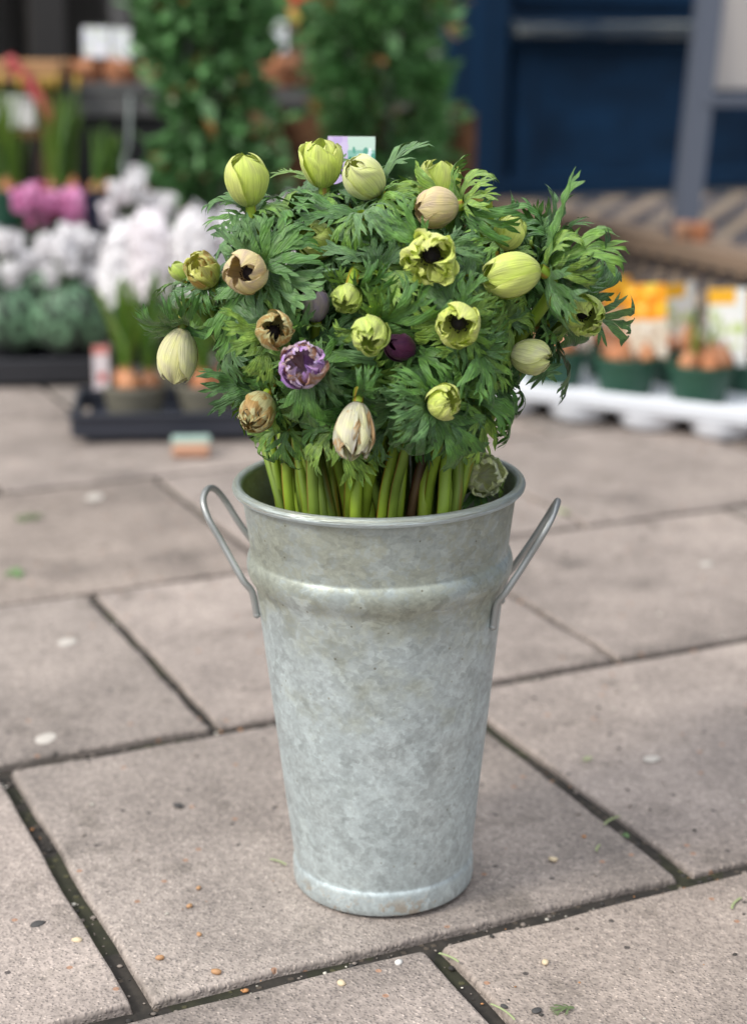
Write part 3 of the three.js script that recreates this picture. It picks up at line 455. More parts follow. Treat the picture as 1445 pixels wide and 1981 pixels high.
// ---------------------------------------------------------------- anemones
// leaf outline: a branching lobe walked up its left edge, round the tip and down its right edge
function lobe(out, x, y, a, L, w, kids) {
  const dx = Math.sin(a), dy = Math.cos(a), hw = t => w / 2 * (.55 + .45 * Math.sin(Math.PI * Math.min(1, t * 1.15 + .08))) * Math.pow(Math.max(0, 1 - t), .42);
  const E = (t, s) => { const h = hw(t) * s; return [x + dx * L * t - dy * h, y + dy * L * t + dx * h]; };
  const side = s => kids.filter(k => k.s === s).sort((p, q) => p.t - q.t);
  const child = k => { const e = E(k.t, k.s * .55); lobe(out, e[0], e[1], a - k.s * k.a, k.L, k.w, k.kids ?? []); };
  const samples = [0, .2, .4, .6, .75, .88];
  const walk = s => { const ks = side(s), ev = []; for (const t of samples) if (!ks.some(k => Math.abs(k.t - t) < k.w * .55 / L + .03)) ev.push([t, null]); for (const k of ks) ev.push([k.t, k]); ev.sort((p, q) => p[0] - q[0]); return ev; };
  for (const [t, k] of walk(1)) k ? child(k) : out.push(E(t, 1));
  out.push(E(1, 0));
  for (const [t, k] of walk(-1).reverse()) k ? child(k) : out.push(E(t, -1));
}
function leafOutline(r, slim) {
  const v = (a, b) => a + (b - a) * r();
  const teeth = (L, w) => [1, -1].flatMap(s => r() < .85 ? [{ s, t: v(.45, .62), a: v(.40, .62), L: L * v(.28, .42), w: w * v(.5, .66) }] : []);
  const kids = [];
  for (const s of [1, -1]) {
    const L1 = v(.50, .62), w1 = v(.17, .22) * slim;
    kids.push({ s, t: v(.36, .44), a: v(.42, .56), L: L1, w: w1, kids: teeth(L1, w1) });
    if (r() < .7) { const L2 = v(.34, .44), w2 = v(.13, .17) * slim; kids.push({ s, t: v(.19, .25), a: v(.72, .92), L: L2, w: w2, kids: [{ s, t: .5, a: .5, L: L2 * .35, w: w2 * .5 }] }); }
    kids.push({ s, t: v(.66, .73), a: v(.36, .5), L: v(.20, .27), w: v(.09, .12) * slim });
  }
  const out = []; lobe(out, 0, 0, 0, 1, v(.25, .33) * slim, kids); return out;
}
const tess = new TessellateModifier(.085, 7);
function leafGeometry(seed, curl, pitch, cup) {          // unit leaf: base at 0, grows +y, upper face +z
  const r = rngOf(seed), o = leafOutline(r, seed % 2 ? .72 : 1), s = new THREE.Shape(o.map(p => new THREE.Vector2(p[0], p[1])));
  let g = new THREE.ShapeGeometry(s); g.deleteAttribute('normal'); g.deleteAttribute('uv'); g = tess.modify(g); g = mergeVertices(g, 1e-4);
  const p = g.attributes.position, uv = new Float32Array(p.count * 2), twist = (r() - .5) * .5, sx = seed * 1.7;
  const table = []; { let y = 0, z = 0; for (let i = 0; i <= 60; i++) { const t = i / 50, a = pitch + curl * t * t * .6 + curl * .4 * t; table.push([y, z, a]); y += Math.cos(a) / 50; z += Math.sin(a) / 50; } }
  for (let i = 0; i < p.count; i++) {
    const x = p.getX(i), t = Math.max(0, p.getY(i)), k = Math.min(59, t * 50), k0 = Math.floor(k), f = k - k0, A = table[k0], B = table[Math.min(60, k0 + 1)];
    const yy = A[0] + (B[0] - A[0]) * f, zz = A[1] + (B[1] - A[1]) * f, a = A[2] + (B[2] - A[2]) * f;
    uv[i * 2] = Math.atan2(x, t + .25) * 1.2 + .5; uv[i * 2 + 1] = Math.hypot(x, t);
    let h = cup * Math.abs(x) * (1 - .6 * t) - cup * .9 * x * x * 2 + N3(x * 3.2 + sx, t * 3.2, 1) * .10 * t + N3(x * 8 + sx, t * 7, 5) * .035 + twist * x * t;
    h -= Math.max(0, Math.abs(x) - .18) * .5 * (.5 + N3(sx, 3, x > 0 ? 1 : 7));
    const gather = 1 - .15 * t;
    p.setXYZ(i, x * gather, yy - Math.sin(a) * h, zz + Math.cos(a) * h);
  }
  g.setAttribute('uv', new THREE.BufferAttribute(uv, 2)); g.computeVertexNormals(); return g;
}
const leafSet = []; for (let i = 0; i < 22; i++) { const r = rngOf(900 + i); leafSet.push(leafGeometry(300 + i, -1.2 - 2.2 * r() + (i % 4 === 0 ? 2.6 : 0), .25 + .55 * r(), .3 + .7 * r())); }
const veinMap = tex(512, 512, (x, y) => { const s = fbm(x, y * .10, 36, 2, 5), q = Math.abs(vnoise(x * 44, y * 4, 44, 3) - .5) * 2, m = fbm(x, y, 9, 3, 8); let v = .74 + (m - .5) * .34 + (s - .5) * .22; if (q < .13) v += .11; return [v * (1 + (m - .5) * .15), v, v * (1 - (m - .5) * .1)]; });
const veinBump = tex(512, 512, (x, y) => { const q = Math.abs(vnoise(x * 44, y * 4, 44, 3) - .5) * 2, f = fbm(x, y, 30, 3, 2); const h = .7 * sstep(0, .35, q) + .3 * f; return [h, h, h]; }, false);
const leafMats = [[.052, .150, .030], [.066, .172, .034], [.098, .215, .034], [.072, .165, .058], [.046, .122, .036], [.135, .250, .040]].map(c => phy({ color: lin(c[0] * 2.2, c[1] * 2.1, c[2] * 1.75), map: veinMap, bumpMap: veinBump, bumpScale: .0007, roughness: .56, transmission: .22, thickness: 0 }));
const stemMap = tex(128, 512, (x, y) => { const s = fbm(x, y * .08, 24, 3, 5), b = fbm(x, y, 6, 3, 18); let v = .82 + (s - .5) * .3, k = sstep(.54, .72, b); return [v * (1 + .15 * k), v * (1 - .22 * k), v * (1 - .1 * k)]; });
const stemMats = [[.38, .56, .04], [.32, .49, .04], [.25, .38, .045], [.43, .60, .05], [.17, .10, .04]].map(c => std({ color: lin(...c), map: stemMap, roughness: .55 }));
const petalMap = tex(256, 256, (x, y) => { const s = fbm(x, y * .07, 50, 3, 14, .6), b = fbm(x, y, 5, 3, 77); const v = .92 + (s - .5) * .24 + (b - .5) * .16; return [v, v * (1 + (b - .5) * .06), v * (1 - (b - .5) * .3)]; });
const petalMapDry = tex(256, 256, (x, y) => { const s = fbm(x, y * .09, 44, 3, 14, .6), b = fbm(x, y, 6, 4, 31); const v = .84 + (s - .5) * .3, k = sstep(.50, .68, b + (y > .7 ? .12 : 0)); return [v * (1 - .10 * k), v * (1 - .26 * k), v * (1 - .42 * k)]; });
const petalBump = tex(256, 256, (x, y) => { const s = fbm(x, y * .07, 50, 3, 14, .6); return [s, s, s]; }, false);
const pet = (c, dry) => phy({ color: lin(...c), map: dry ? petalMapDry : petalMap, bumpMap: petalBump, bumpScale: .0005, roughness: .6, transmission: .28, thickness: 0 });
const petals = { lime: [pet([.82, .88, .24]), pet([.74, .84, .18])], pale: [pet([.88, .90, .44]), pet([.84, .88, .36])], beige: [pet([.82, .66, .36]), pet([.76, .58, .30])], cream: [pet([.90, .88, .52]), pet([.88, .84, .44])], green: [pet([.68, .82, .18]), pet([.74, .84, .22])], mauve: [pet([.74, .68, .60]), pet([.66, .52, .62])], purple: [pet([.60, .34, .70]), pet([.74, .56, .76]), pet([.74, .54, .52], true)], plum: [pet([.16, .02, .11])], dried: [pet([.84, .82, .24], true), pet([.78, .78, .20])], torn: [pet([.84, .82, .60], true), pet([.80, .76, .50])], beigedry: [pet([.84, .78, .38], true), pet([.74, .70, .30], true)], white: [pet([.86, .90, .60]), pet([.84, .88, .46])] };
const centreMat = std({ color: lin(.010, .005, .012), roughness: .8 });
const centreGeo = (() => { const r = rngOf(6), gs = [new THREE.SphereGeometry(.42, 14, 10).translate(0, .5, 0)]; for (let i = 0; i < 40; i++) { const a = r() * 6.28, e = .3 + r() * .9, d = V(Math.cos(a) * Math.cos(e), Math.sin(e), Math.sin(a) * Math.cos(e)); gs.push(new THREE.SphereGeometry(.05, 5, 4).translate(d.x * .55, .45 + d.y * .5, d.z * .55)); } return mergeGeometries(gs.map(g => g.toNonIndexed())); })();
// one petal of a bud: a patch of an egg; R radius, ht height / R, phi how far it closes, half width, layer scale
function petalGeometry(R, ht, phi, half, lay, seed, ruffle, tear, flare) {
  const nu = 12, nv = 16, pos = [], uv = [], idx = [], tipV = phi > 2.4 ? .8 : .66;
  for (let j = 0; j <= nv; j++) for (let i = 0; i <= nu; i++) {
    const v = j / nv, s = i / nu * 2 - 1;
    const tipCut = 1 - .16 * s * s - (tear ? tear * Math.max(0, N3(s * 3.2 + seed, 2, 4)) : 0) + .04 * N3(s * 2.5 + seed, 9, 2);
    const ph = phi * v * tipCut, w = half * (.75 + .35 * Math.sin(Math.PI * Math.min(.8, v))) * (v > tipV ? Math.sqrt(Math.max(.03, 1 - Math.pow((v - tipV) / (1.03 - tipV), 2.2))) : 1);
    const th = w * s + .18 * N3(v * 2 + seed, 1, 3);
    const rr = R * lay * (1 + .085 * s + .05 * N3(s * 1.6 + seed, v * 2, 7)), egg = 1 - .10 * Math.cos(ph);
    const n = ruffle * R * Math.pow(v, 2.2) * (N3(s * 2.2 + seed, v * 2.2, 1) * 1.5 + .6 * N3(s * 6 + seed, v * 5, 6)) + flare * R * Math.pow(v, 3) - .04 * R * Math.exp(-s * s * 14) * v;
    const rad = Math.max(.0002, Math.sin(ph) * rr * egg + n), y = (1 - Math.cos(ph)) * R * ht * .5 * 1.0;
    pos.push(Math.sin(th) * rad, y + .02 * R * N3(s * 3, v * 3, seed), Math.cos(th) * rad); uv.push(i / nu, v);
  }
  for (let j = 0; j < nv; j++) for (let i = 0; i < nu; i++) { const a = j * (nu + 1) + i; idx.push(a, a + 1, a + nu + 1, a + 1, a + nu + 2, a + nu + 1); }
  const g = new THREE.BufferGeometry(); g.setAttribute('position', new THREE.Float32BufferAttribute(pos, 3)); g.setAttribute('uv', new THREE.Float32BufferAttribute(uv, 2)); g.setIndex(idx); g.computeVertexNormals(); return g;
}
// kinds of bud: [petal colours, height/R, closing angle of outer petals (deg), of inner petals, outer count, inner count, ruffle, tear, flare, shows dark centre]
const kinds = {
  closed: ['lime', 2.45, 166, 166, 4, 3, .09, 0, 0, 0], tulip: ['lime', 2.5, 142, 158, 4, 3, .15, 0, .02, 0], pale: ['pale', 2.4, 164, 164, 4, 3, .12, 0, 0, 0], beige: ['beige', 2.2, 162, 160, 4, 3, .06, .12, 0, 1],
  wide: ['lime', 2.1, 132, 150, 5, 4, .34, 0, .05, 1], halfopen: ['green', 2.15, 150, 160, 5, 4, .16, .12, 0, 1], beigehole: ['beige', 2.15, 154, 146, 5, 3, .07, 0, 0, 1], wilted: ['dried', 2.4, 155, 160, 4, 3, .24, .2, 0, 0],
  cream: ['cream', 2.9, 160, 160, 4, 3, .10, .1, 0, 0], beigeslit: ['beigedry', 2.5, 154, 150, 4, 3, .12, .25, 0, 1], palemauve: ['mauve', 2.5, 160, 160, 4, 2, .05, 0, 0, 0], purple: ['purple', 2.3, 132, 150, 6, 8, .20, .2, .02, 0],
  plum: ['plum', 3.0, 172, 172, 4, 2, .05, 0, 0, 0], hole: ['lime', 2.1, 144, 140, 5, 3, .14, .25, 0, 1], closedlong: ['lime', 2.7, 160, 160, 4, 3, .08, .06, 0, 0], small: ['lime', 2.2, 156, 164, 5, 4, .14, .2, 0, 0],
  dried: ['beigedry', 2.4, 150, 160, 4, 5, .18, .3, 0, 0], torn: ['torn', 3.3, 146, 140, 4, 4, .26, .5, 0, 1], whitegreen: ['white', 1.9, 118, 150, 5, 5, .16, 0, .06, 0], greenstub: ['green', 2.6, 150, 150, 3, 2, .03, 0, 0, 0],
};
function bud(root, R, kindName, seed, M) {
  R *= 1.05; const k = kinds[kindName], cols = petals[k[0]], b = new THREE.Group(); b.name = 'flower_head'; root.add(b); b.applyMatrix4(M);
  const D = Math.PI / 180, r = rngOf(seed * 131 + 7);
  for (let i = 0; i < k[5]; i++) { const g = petalGeometry(R, k[1] * .96, (k[3] + (r() - .5) * 10) * D, 1.15, .86 - .04 * (i % 2), seed + i * 3.3, k[6] * 1.1, k[7], k[8] * .3); g.rotateY(i / k[5] * 6.283 + .5 + r() * .4); part('petal', g, cols[(i + 1) % cols.length], b); }
  for (let i = 0; i < k[4]; i++) { const g = petalGeometry(R, k[1], (k[2] + (r() - .5) * 20) * D, .98 + .2 * r() + (k[4] < 5 ? .1 : 0), 1.03 - .07 * (i % 2) - .03 * r(), seed + 40 + i * 2.7, k[6], k[7], k[8]); g.rotateY(i / k[4] * 6.283 + r() * .35); part('petal', g, cols[i % cols.length], b); }
  if (k[9]) { const c = part('flower_centre', centreGeo, centreMat, b); c.scale.setScalar(R * .92); c.position.y = R * .12; }
  return b;
}
function basisAt(p, axis, spin) { const a = axis.clone().normalize(), x = V(0, 0, 1).cross(a); if (x.lengthSq() < .01) x.set(1, 0, 0).cross(a); x.normalize().applyAxisAngle(a, spin); const z = x.clone().cross(a); return new THREE.Matrix4().makeBasis(x, a, z).setPosition(p); }
let stemCount = 0;
const outward = V(0, .2, .98);                          // the side the bunch is dressed to
function hitsHead(geo, M, own) {                        // would this leaf run through a flower head, or lie over its open side?
  const p = geo.attributes.position, q = V(0, 0, 0), d = V(0, 0, 0);
  for (const h of heads) {
    const self = Math.hypot(h[0] - own.x, h[1] - own.y, h[2] - own.z) < .001, R = h[6] * (self ? .9 : 1.08), cx = h[0] - BX, cy = h[1] - .012, cz = h[2];
    for (let i = 0; i < p.count; i += 2) {
      q.fromBufferAttribute(p, i).applyMatrix4(M); d.set(q.x - cx, q.y - cy, q.z - cz); const t = clamp(d.dot(outward), 0, h[9].veiled ? .0 : h[9].clear ?? .07);
      if (Math.hypot(d.x - outward.x * t, d.y - outward.y * t, d.z - outward.z * t) < R * (t > .02 ? .85 : 1)) return true;
    }
  }
  return false;
}
function anemone(label, group, P, axis, R, kindName, o = {}) {
  const seed = ++stemCount, r = rngOf(seed * 977), root = thing('anemone_flower', label, 'flower', [BX, .012, 0], 0, group);
  const toLocal = v => v.clone().sub(V(BX, .012, 0)), a = axis.clone().normalize();
  const ht = kindName ? kinds[kindName][1] * R : 0, base = toLocal(P).addScaledVector(a, -ht * .5);
  if (kindName) bud(root, R, kindName, seed, basisAt(base, a, r() * 6));
  // stem
  const neck = base.clone().addScaledVector(a, -(o.neck ?? .026)).add(V(0, -(o.sag ?? 0), 0)), thick = o.thick ?? (.0040 + r() * .0014);
  const foot = o.foot ?? V((r() - .5) * .09, .003 + r() * .01, (r() - .5) * .09);
  const cross = V(clamp(base.x * .62 + (r() - .5) * .05, -.095, .058), .37, clamp(base.z * .62 + (r() - .5) * .04, -.08, .085)); { const q = Math.hypot(cross.x, cross.z); if (q > .105) { cross.x *= .105 / q; cross.z *= .105 / q; } }
  if (o.cross) cross.set(...o.cross);
  const pts = [foot, V((foot.x + cross.x) / 2, .19, (foot.z + cross.z) / 2), cross];
  if (neck.y > .44) pts.push(V(cross.x * .55 + neck.x * .45, .37 + (neck.y - .37) * .55, cross.z * .55 + neck.z * .45 - (neck.y > .5 ? .035 : 0)));
  pts.push(neck, base.clone().addScaledVector(a, .001));
  part('stem', new THREE.TubeGeometry(new THREE.CatmullRomCurve3(pts, false, 'centripetal'), 48, thick, 8), stemMats[o.stem ?? Math.floor(r() * 4)], root);
  // whorl of cut leaves below the bud
  const n = o.leaves ?? 6, L = o.len ?? .058, hub = base.clone().addScaledVector(a, -(o.drop ?? .004)), spin0 = r() * 6.283, mm = new THREE.Matrix4();
  for (let i = 0; i < n; i++) {
    for (let tryNo = 0; tryNo < 7; tryNo++) {
      const M = basisAt(hub, a, spin0 + i / n * 6.283 + (r() - .5) * (.5 + tryNo * .25)), e = M.elements, Y = V(e[0], e[1], e[2]), Z = a.clone(), lift = (o.lift ?? 0) + (r() - .5) * (.7 + tryNo * .2) - tryNo * .08;
      Y.multiplyScalar(Math.cos(lift)).addScaledVector(a, Math.sin(lift)).normalize(); Z.addScaledVector(Y, -Z.dot(Y)).normalize(); const X = Y.clone().cross(Z), roll = (r() - .5) * .9;
      X.applyAxisAngle(Y, roll); Z.applyAxisAngle(Y, roll);
      const s = L * (.72 + .5 * r()) * (1 - tryNo * .05); mm.makeBasis(X, Y, Z).scale(V(s * (1.0 + .25 * r()), s, s)).setPosition(hub.clone().addScaledVector(Y, thick * .5));
      const geo = leafSet[Math.floor(r() * leafSet.length)];
      if (hitsHead(geo, mm, P)) continue;
      const m = part('leaf', geo, leafMats[Math.floor(r() * leafMats.length)], root); m.applyMatrix4(mm); break;
    }
  }
  return root;
}
const heads = [
  [-.107, .661, .050, -.12, .98, .15, .0175, 'closed', 'closed lime anemone bud standing tallest above white hyacinths', { leaves: 7, len: .062, drop: .010 }],
  [-.047, .672, .000, -.10, .99, .10, .0171, 'tulip', 'lime anemone opening like a tulip in front of the printed plant card', { leaves: 5 }],
  [-.010, .662, .030, -.59, .65, .48, .0164, 'pale', 'pale yellow anemone bud beside the printed plant card', { leaves: 6 }],
  [.053, .653, -.020, .10, 1.0, .0, .0179, 'tulip', 'lime anemone half hidden behind a beige bud', { leaves: 6, veiled: true }],
  [.050, .642, .060, -.94, -.05, .33, .0161, 'beige', 'beige anemone bud lying sideways below a lime one', { leaves: 7, len: .066 }],
  [.043, .610, .120, -.10, -.10, .99, .0188, 'wide', 'wide open lime anemone with wavy folded petals', { leaves: 5, len: .05 }],
  [-.047, .613, .050, -.75, .38, .54, .0150, 'halfopen', 'lime anemone turned to a dark opening, half covered by leaves', { leaves: 6, veiled: true }],
  [-.104, .593, .100, -.33, .14, .93, .0167, 'beigehole', 'smooth beige brown anemone with a round dark opening', { leaves: 8, len: .072 }],
  [-.144, .586, .050, -.41, .70, .58, .0138, 'wilted', 'wilted yellow anemone with dry brown petal tips', { leaves: 5, len: .05 }],
  [-.169, .511, .030, -.15, -.97, .19, .0164, 'cream', 'drooping cream anemone bud at the edge of the bunch', { leaves: 5, len: .05 }],
  [-.081, .550, .120, .14, .33, .93, .0145, 'beigeslit', 'beige green anemone with a dark slit above the purple flower', { leaves: 6 }],
  [-.050, .562, .070, -.05, .98, .20, .0116, 'palemauve', 'upright pale mauve anemone petals between leaves', { veiled: true, leaves: 4, len: .045 }],
  [-.057, .525, .140, -.05, .41, .91, .0173, 'purple', 'double purple anemone with browned outer petals', { leaves: 6, len: .06 }],
  [-.023, .574, .100, -.21, -.52, .83, .0113, 'halfopen', 'small pale green anemone nodding above another green one', { leaves: 4, len: .045 }],
  [-.004, .552, .140, -.09, -.33, .94, .0143, 'halfopen', 'green anemone with a small opening beside the plum bud', { leaves: 6, len: .058 }],
  [.021, .535, .110, -.60, .36, .72, .0105, 'plum', 'small dark plum anemone bud among leaves', { leaves: 4, len: .05 }],
  [.065, .560, .140, -.15, -.10, .98, .0167, 'hole', 'yellow green anemone with a large jagged black opening', { leaves: 8, len: .062 }],
  [.110, .594, .100, -.96, -.17, .24, .0175, 'closedlong', 'big closed lime anemone bud lying sideways on a broad leaf star', { leaves: 11, len: .066, drop: .006, lift: -.75, neck: .012, sag: .012 }],
  [.174, .555, .060, .19, -.15, .97, .0160, 'halfopen', 'green anemone with small dark hole at the outer edge of the bunch', { leaves: 8, len: .06, neck: .014, sag: .008 }],
  [.128, .523, .080, .96, -.05, .29, .0142, 'pale', 'pale lime anemone bud pointing out towards the green pots', { leaves: 6, len: .042, lift: -.4, neck: .012, sag: .01 }],
  [.054, .499, .150, .47, .31, .83, .0131, 'small', 'small yellow green anemone on a wide star of cut leaves above the rim', { leaves: 9, len: .066 }],
  [-.096, .479, .100, -.37, -.57, .73, .0149, 'dried', 'nodding anemone with dried crumpled golden tips', { leaves: 6, len: .055 }],
  [-.016, .474, .145, -.09, -.83, .55, .0150, 'torn', 'withered cream anemone hanging in torn strips', { leaves: 4, len: .042, neck: .010, lift: -.3 }],
  [.097, .402, .012, .2, .3, .93, .0175, 'whitegreen', 'whitish green open anemone low inside the bucket rim', { clear: .22, leaves: 5, len: .034, foot: V(.05, .005, -.05), cross: [.088, .33, -.05] }],
  [.110, .620, .050, .53, .84, .11, .0124, 'closed', 'small closed lime anemone bud wrapped in its leaves', { veiled: true, leaves: 7, len: .062, lift: .7 }],
  [-.170, .578, .000, -.65, .75, .11, .0076, 'greenstub', 'tiny green unopened anemone bud', { leaves: 5, len: .045 }],
];
for (const [x, y, z, ax, ay, az, R, kind, label, o] of heads) anemone(label, 'anemones in the bucket', V(x, y, z), V(ax, ay, az), R, kind, o);
{ // leafy stems that fill the bunch
  const C = V(.008, .545, -.012), rr = V(.150, .112, .132), n = 66, r = rngOf(31); let made = 0;
  for (let i = 0; i < n; i++) {
    const yy = 1 - 1.62 * (i + .5) / n, q = Math.sqrt(Math.max(0, 1 - yy * yy)), th = i * 2.39996, d = V(Math.cos(th) * q, yy, Math.sin(th) * q), k = i % 3 === 2 ? .62 : .86 + .12 * r();
    const P = V(C.x + d.x * rr.x * k, C.y + d.y * rr.y * k, C.z + d.z * rr.z * k);
    if (heads.some(h => Math.hypot(h[0] - P.x, h[1] - P.y, (h[2] - P.z) * .5) < .026)) continue;
    if (P.x > .088 && P.y < .525) continue;
    const ax = d.clone().add(V(0, .35, 0)).normalize();
    anemone('leafy anemone stem without a visible bud', 'leafy anemone stems', P, ax, 0, null, { leaves: 7, len: .055 + .012 * r(), stem: i % 9 === 4 ? 4 : undefined }); made++;
  }
  for (const [x, y, z, dx] of [[.115, .565, .055, .9], [.135, .585, .03, 1], [.085, .54, .115, .5], [.14, .605, .0, .9], [.078, .492, .105, .5], [.098, .50, .05, .7]]) anemone('leafy anemone stem filling the side towards the white tray', 'leafy anemone stems on the white tray side', V(x, y, z), V(dx, .3, .55), 0, null, { leaves: 8, len: .058 });
  for (let i = 0; i < 9; i++) { const x = -.095 + i * .0205; anemone('leafy anemone stem hanging low over the rim', 'low leafy anemone stems', V(x, (i % 2 ? .462 : .482) + .016 * r(), .075 + .05 * (1 - Math.abs(x) / .1) - .02 * r()), V(x * 3, .35, 1), 0, null, { leaves: 6, len: .048, lift: -.2 }); }
}

// ---------------------------------------------------------------- printed card among the flowers
{
  const t = thing('plant_card', 'printed plant card with mauve and white flowers behind the anemones', 'plant card', [-.028, .05, -.135], 0);
  t.position.set(-.020, .05, -.100); cardMesh('flower', .044, .056, t, 'card_face').position.set(-.004, .606, -.045); part('stake', tube([V(.02, 0, .04), V(.008, .33, .02), V(-.004, .58, -.045), V(-.004, .60, -.046)], .0022, 20, 6), plastic(.55, .58, .55), t);
}

// ---------------------------------------------------------------- bits on the paving
const petalScrap = (() => { const g = new THREE.SphereGeometry(1, 14, 8); g.scale(1, .12, .5); const p = g.attributes.position; for (let i = 0; i < p.count; i++) p.setY(i, p.getY(i) + .22 * p.getX(i) ** 2 + .06 * N3(p.getX(i) * 2, 1, p.getZ(i) * 3)); g.computeVertexNormals(); return g.translate(0, .1, 0); })();
const sliver = (len, w, bend) => { const g = new THREE.CapsuleGeometry(w, len, 4, 8, 8).rotateZ(Math.PI / 2), p = g.attributes.position; for (let i = 0; i < p.count; i++) { const t = p.getX(i) / len; p.setZ(i, p.getZ(i) + bend * t * t * len); p.setY(i, p.getY(i) * .5 + w * .5); } g.computeVertexNormals(); return g; };
const pebbleGeo = s => { const g = new THREE.IcosahedronGeometry(1, 2), p = g.attributes.position; for (let i = 0; i < p.count; i++) { const k = 1 + .25 * N3(p.getX(i) + s, p.getY(i), p.getZ(i)); p.setXYZ(i, p.getX(i) * k * 1.2, p.getY(i) * k * .6 + .5, p.getZ(i) * k); } return mergeVertices(g); };
const scrapGreen = [[.14, .26, .09], [.36, .42, .20], [.10, .14, .05]].map(c => phy({ color: lin(...c), roughness: .6, transmission: .15, thickness: 0 }));
const leafFlat = leafGeometry(777, -.25, .06, .1).rotateX(-Math.PI / 2);
for (const [x, z, s, a, k, lab] of [[-.510, -.866, .05, .5, 0, 'bright green leaf scrap on the paving near the joint'], [-.535, -1.179, .05, 2, 2, 'dark green leaf scrap on the paving towards the dark tray'], [.322, -1.225, .035, 1, 1, 'pale green leaf scrap near a bucket handle'], [.171, .229, .022, 1.7, 2, 'curled dark leaf scrap beside an orange chip'], [.259, -.076, .012, .3, 0, 'tiny bright green leaf scrap lying in a joint'], [.245, -.268, .014, 2.2, 1, 'tiny pale leaf scrap on a slab']]) { const m = solo('leaf_scrap', leafFlat, scrapGreen[k], lab, 'leaf', [x, .003, z], a, 'leaf scraps'); m.scale.setScalar(s); }
for (const [x, z, l, w, a, lab] of [[-.088, -.02, .018, .0011, -.6, 'thin pale stem clipping beside the bucket base'], [.246, -.116, .024, .0012, .8, 'curved pale stem clipping across the joint'], [.071, .151, .020, .0013, -.7, 'white edged stem clipping in the narrow joint'], [.113, .234, .028, .0011, -.9, 'long bent stem clipping in the narrow joint'], [.340, .051, .022, .0013, 1.0, 'pale green stem clipping on a slab corner'], [.225, -.055, .012, .0012, 1.2, 'short green stem clipping near the bucket']]) solo('stem_clipping', sliver(l, w, .3), scrapGreen[1], lab, 'stem clipping', [x, .002, z], a, 'stem clippings');
const gumMat = std({ color: lin(.50, .46, .41), roughness: .8 });
for (const [x, z, s, lab] of [[-.368, -.306, .014, 'large flattened pale gum spot on the paving'], [-.398, -.612, .013, 'oval flattened pale gum spot beside a slab joint'], [-.470, -1.294, .016, 'faint flattened pale gum spot towards the dark tray'], [.501, -.967, .010, 'round flattened pale gum spot beyond a bucket handle'], [.312, -.268, .009, 'small flattened pale gum spot on a slab']]) { const g = pebbleGeo(x * 40); const m = solo('gum_spot', g, gumMat, lab, 'gum', [x, .0002, z], s * 90, 'gum spots'); m.scale.set(s, .0016, s * .9); }
const pebbleMats = { orange: std({ color: lin(.42, .23, .11), roughness: .6 }), cream: std({ color: lin(.62, .50, .33), roughness: .7 }), dark: std({ color: lin(.06, .057, .055), roughness: .8 }), white: std({ color: lin(.7, .68, .64), roughness: .7 }) };
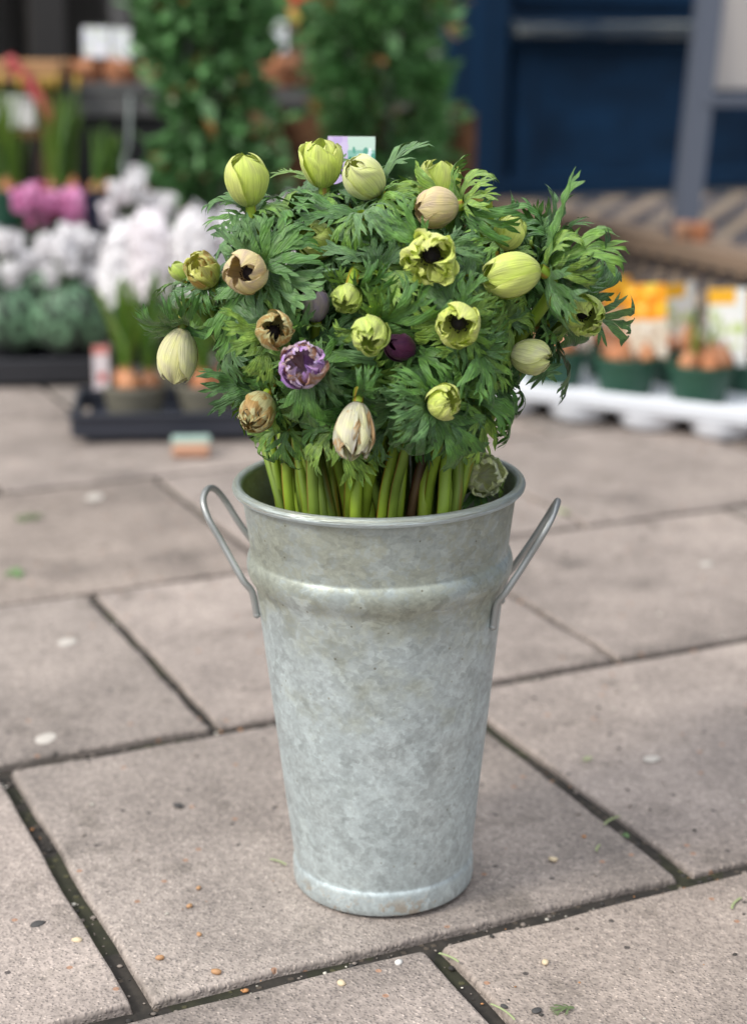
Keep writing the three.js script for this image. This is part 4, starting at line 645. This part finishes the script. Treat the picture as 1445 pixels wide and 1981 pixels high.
for (const [x, z, s, m, lab] of [[-.131, .178, .0042, 'orange', 'largest orange brown pebble on the slab corner'], [-.182, .156, .0036, 'orange', 'orange pebble beside a larger brown one'], [-.166, .066, .0030, 'orange', 'small orange chip on the slab'], [-.161, .032, .0026, 'orange', 'tiny orange chip on the slab'], [-.152, .116, .0028, 'orange', 'reddish chip on the slab'], [-.259, .129, .0042, 'cream', 'cream chip beside a joint'], [-.023, .194, .0042, 'cream', 'flat cream chip below the front joint'], [.154, .157, .0036, 'cream', 'round cream seed on the front slab'], [.179, -.031, .0042, 'cream', 'cream husk near the bucket'], [.113, .225, .0030, 'dark', 'black chip beside the curled leaf'], [.140, .231, .0042, 'dark', 'flat black chip on the front slab'], [-.299, .101, .0060, 'dark', 'dark grit lump on the corner slab'], [-.200, -.141, .0050, 'dark', 'dark speck on the slab behind the bucket'], [.026, .160, .0040, 'white', 'white chip on the slab tip']]) { const g = solo('pebble', pebbleGeo(x * 77), pebbleMats[m], lab, 'pebble', [x, .0005, z], x * 50, 'pebbles on the paving'); g.scale.set(s, s * (m === 'dark' ? .4 : .8), s * .85); }
{ // loose scrap of printed wrapper near the dark tray
  const t = thing('wrapper_scrap', 'pale green and orange wrapper scrap lying before the dark tray', 'wrapper', [-.337, .003, -1.575], .1);
  part('upper_fold', box(.072, .012, .03, 0, .026, -.012, .004), plastic(.35, .48, .42), t); part('lower_fold', box(.068, .022, .028, 0, .011, .008, .006), plastic(.5, .27, .17), t);
}
{ // fine grit in the joints and on the slabs
  const n = 2600, inst = new THREE.InstancedMesh(pebbleGeo(3), std({ color: lin(1, 1, 1), roughness: .85 }), n), r = rngOf(8), m = new THREE.Matrix4(), q = new THREE.Quaternion(), col = new THREE.Color();
  inst.name = 'grit'; tag(inst, 'fine grit and crumbs scattered over the paving and its joints', 'grit', null, 'stuff'); inst.castShadow = inst.receiveShadow = true;
  for (let i = 0; i < n; i++) {
    let u = -.9 + r() * 1.9, v = -1.0 + r() * 1.5, y = .0002, joint = i % 2;
    if (joint) { const row = Math.floor(r() * 4), e = rowEdges[row + 1]; if (r() < .65) v = e + (r() - .5) * .015; else { v = rowEdges[row] + (rowEdges[row + 1] - rowEdges[row]) * r(); u = rowPhase[row] + .545 * Math.floor(r() * 4 - 1.5) + (r() - .5) * .012; } y = -.0075; }
    const x = .013 + u * Math.cos(TURN) + v * Math.sin(TURN), z = -u * Math.sin(TURN) + v * Math.cos(TURN), s = (.0005 + .0017 * Math.pow(r(), 3)) * (joint ? 1.25 : 1);
    q.setFromAxisAngle(V(0, 1, 0), r() * 7); m.compose(V(x, y, z), q, V(s, s * .8, s)); inst.setMatrixAt(i, m);
    const k = r(), b = .6 + .6 * r(); inst.setColorAt(i, k < .12 ? col.setRGB(.42 * b, .2 * b, .08 * b) : k < .45 ? col.setRGB(.05 * b, .045 * b, .04 * b) : k < .55 ? col.setRGB(.6 * b, .56 * b, .48 * b) : col.setRGB(.25 * b, .21 * b, .18 * b));
  }
  scene.add(inst);
}
renderer.render(scene, camera);
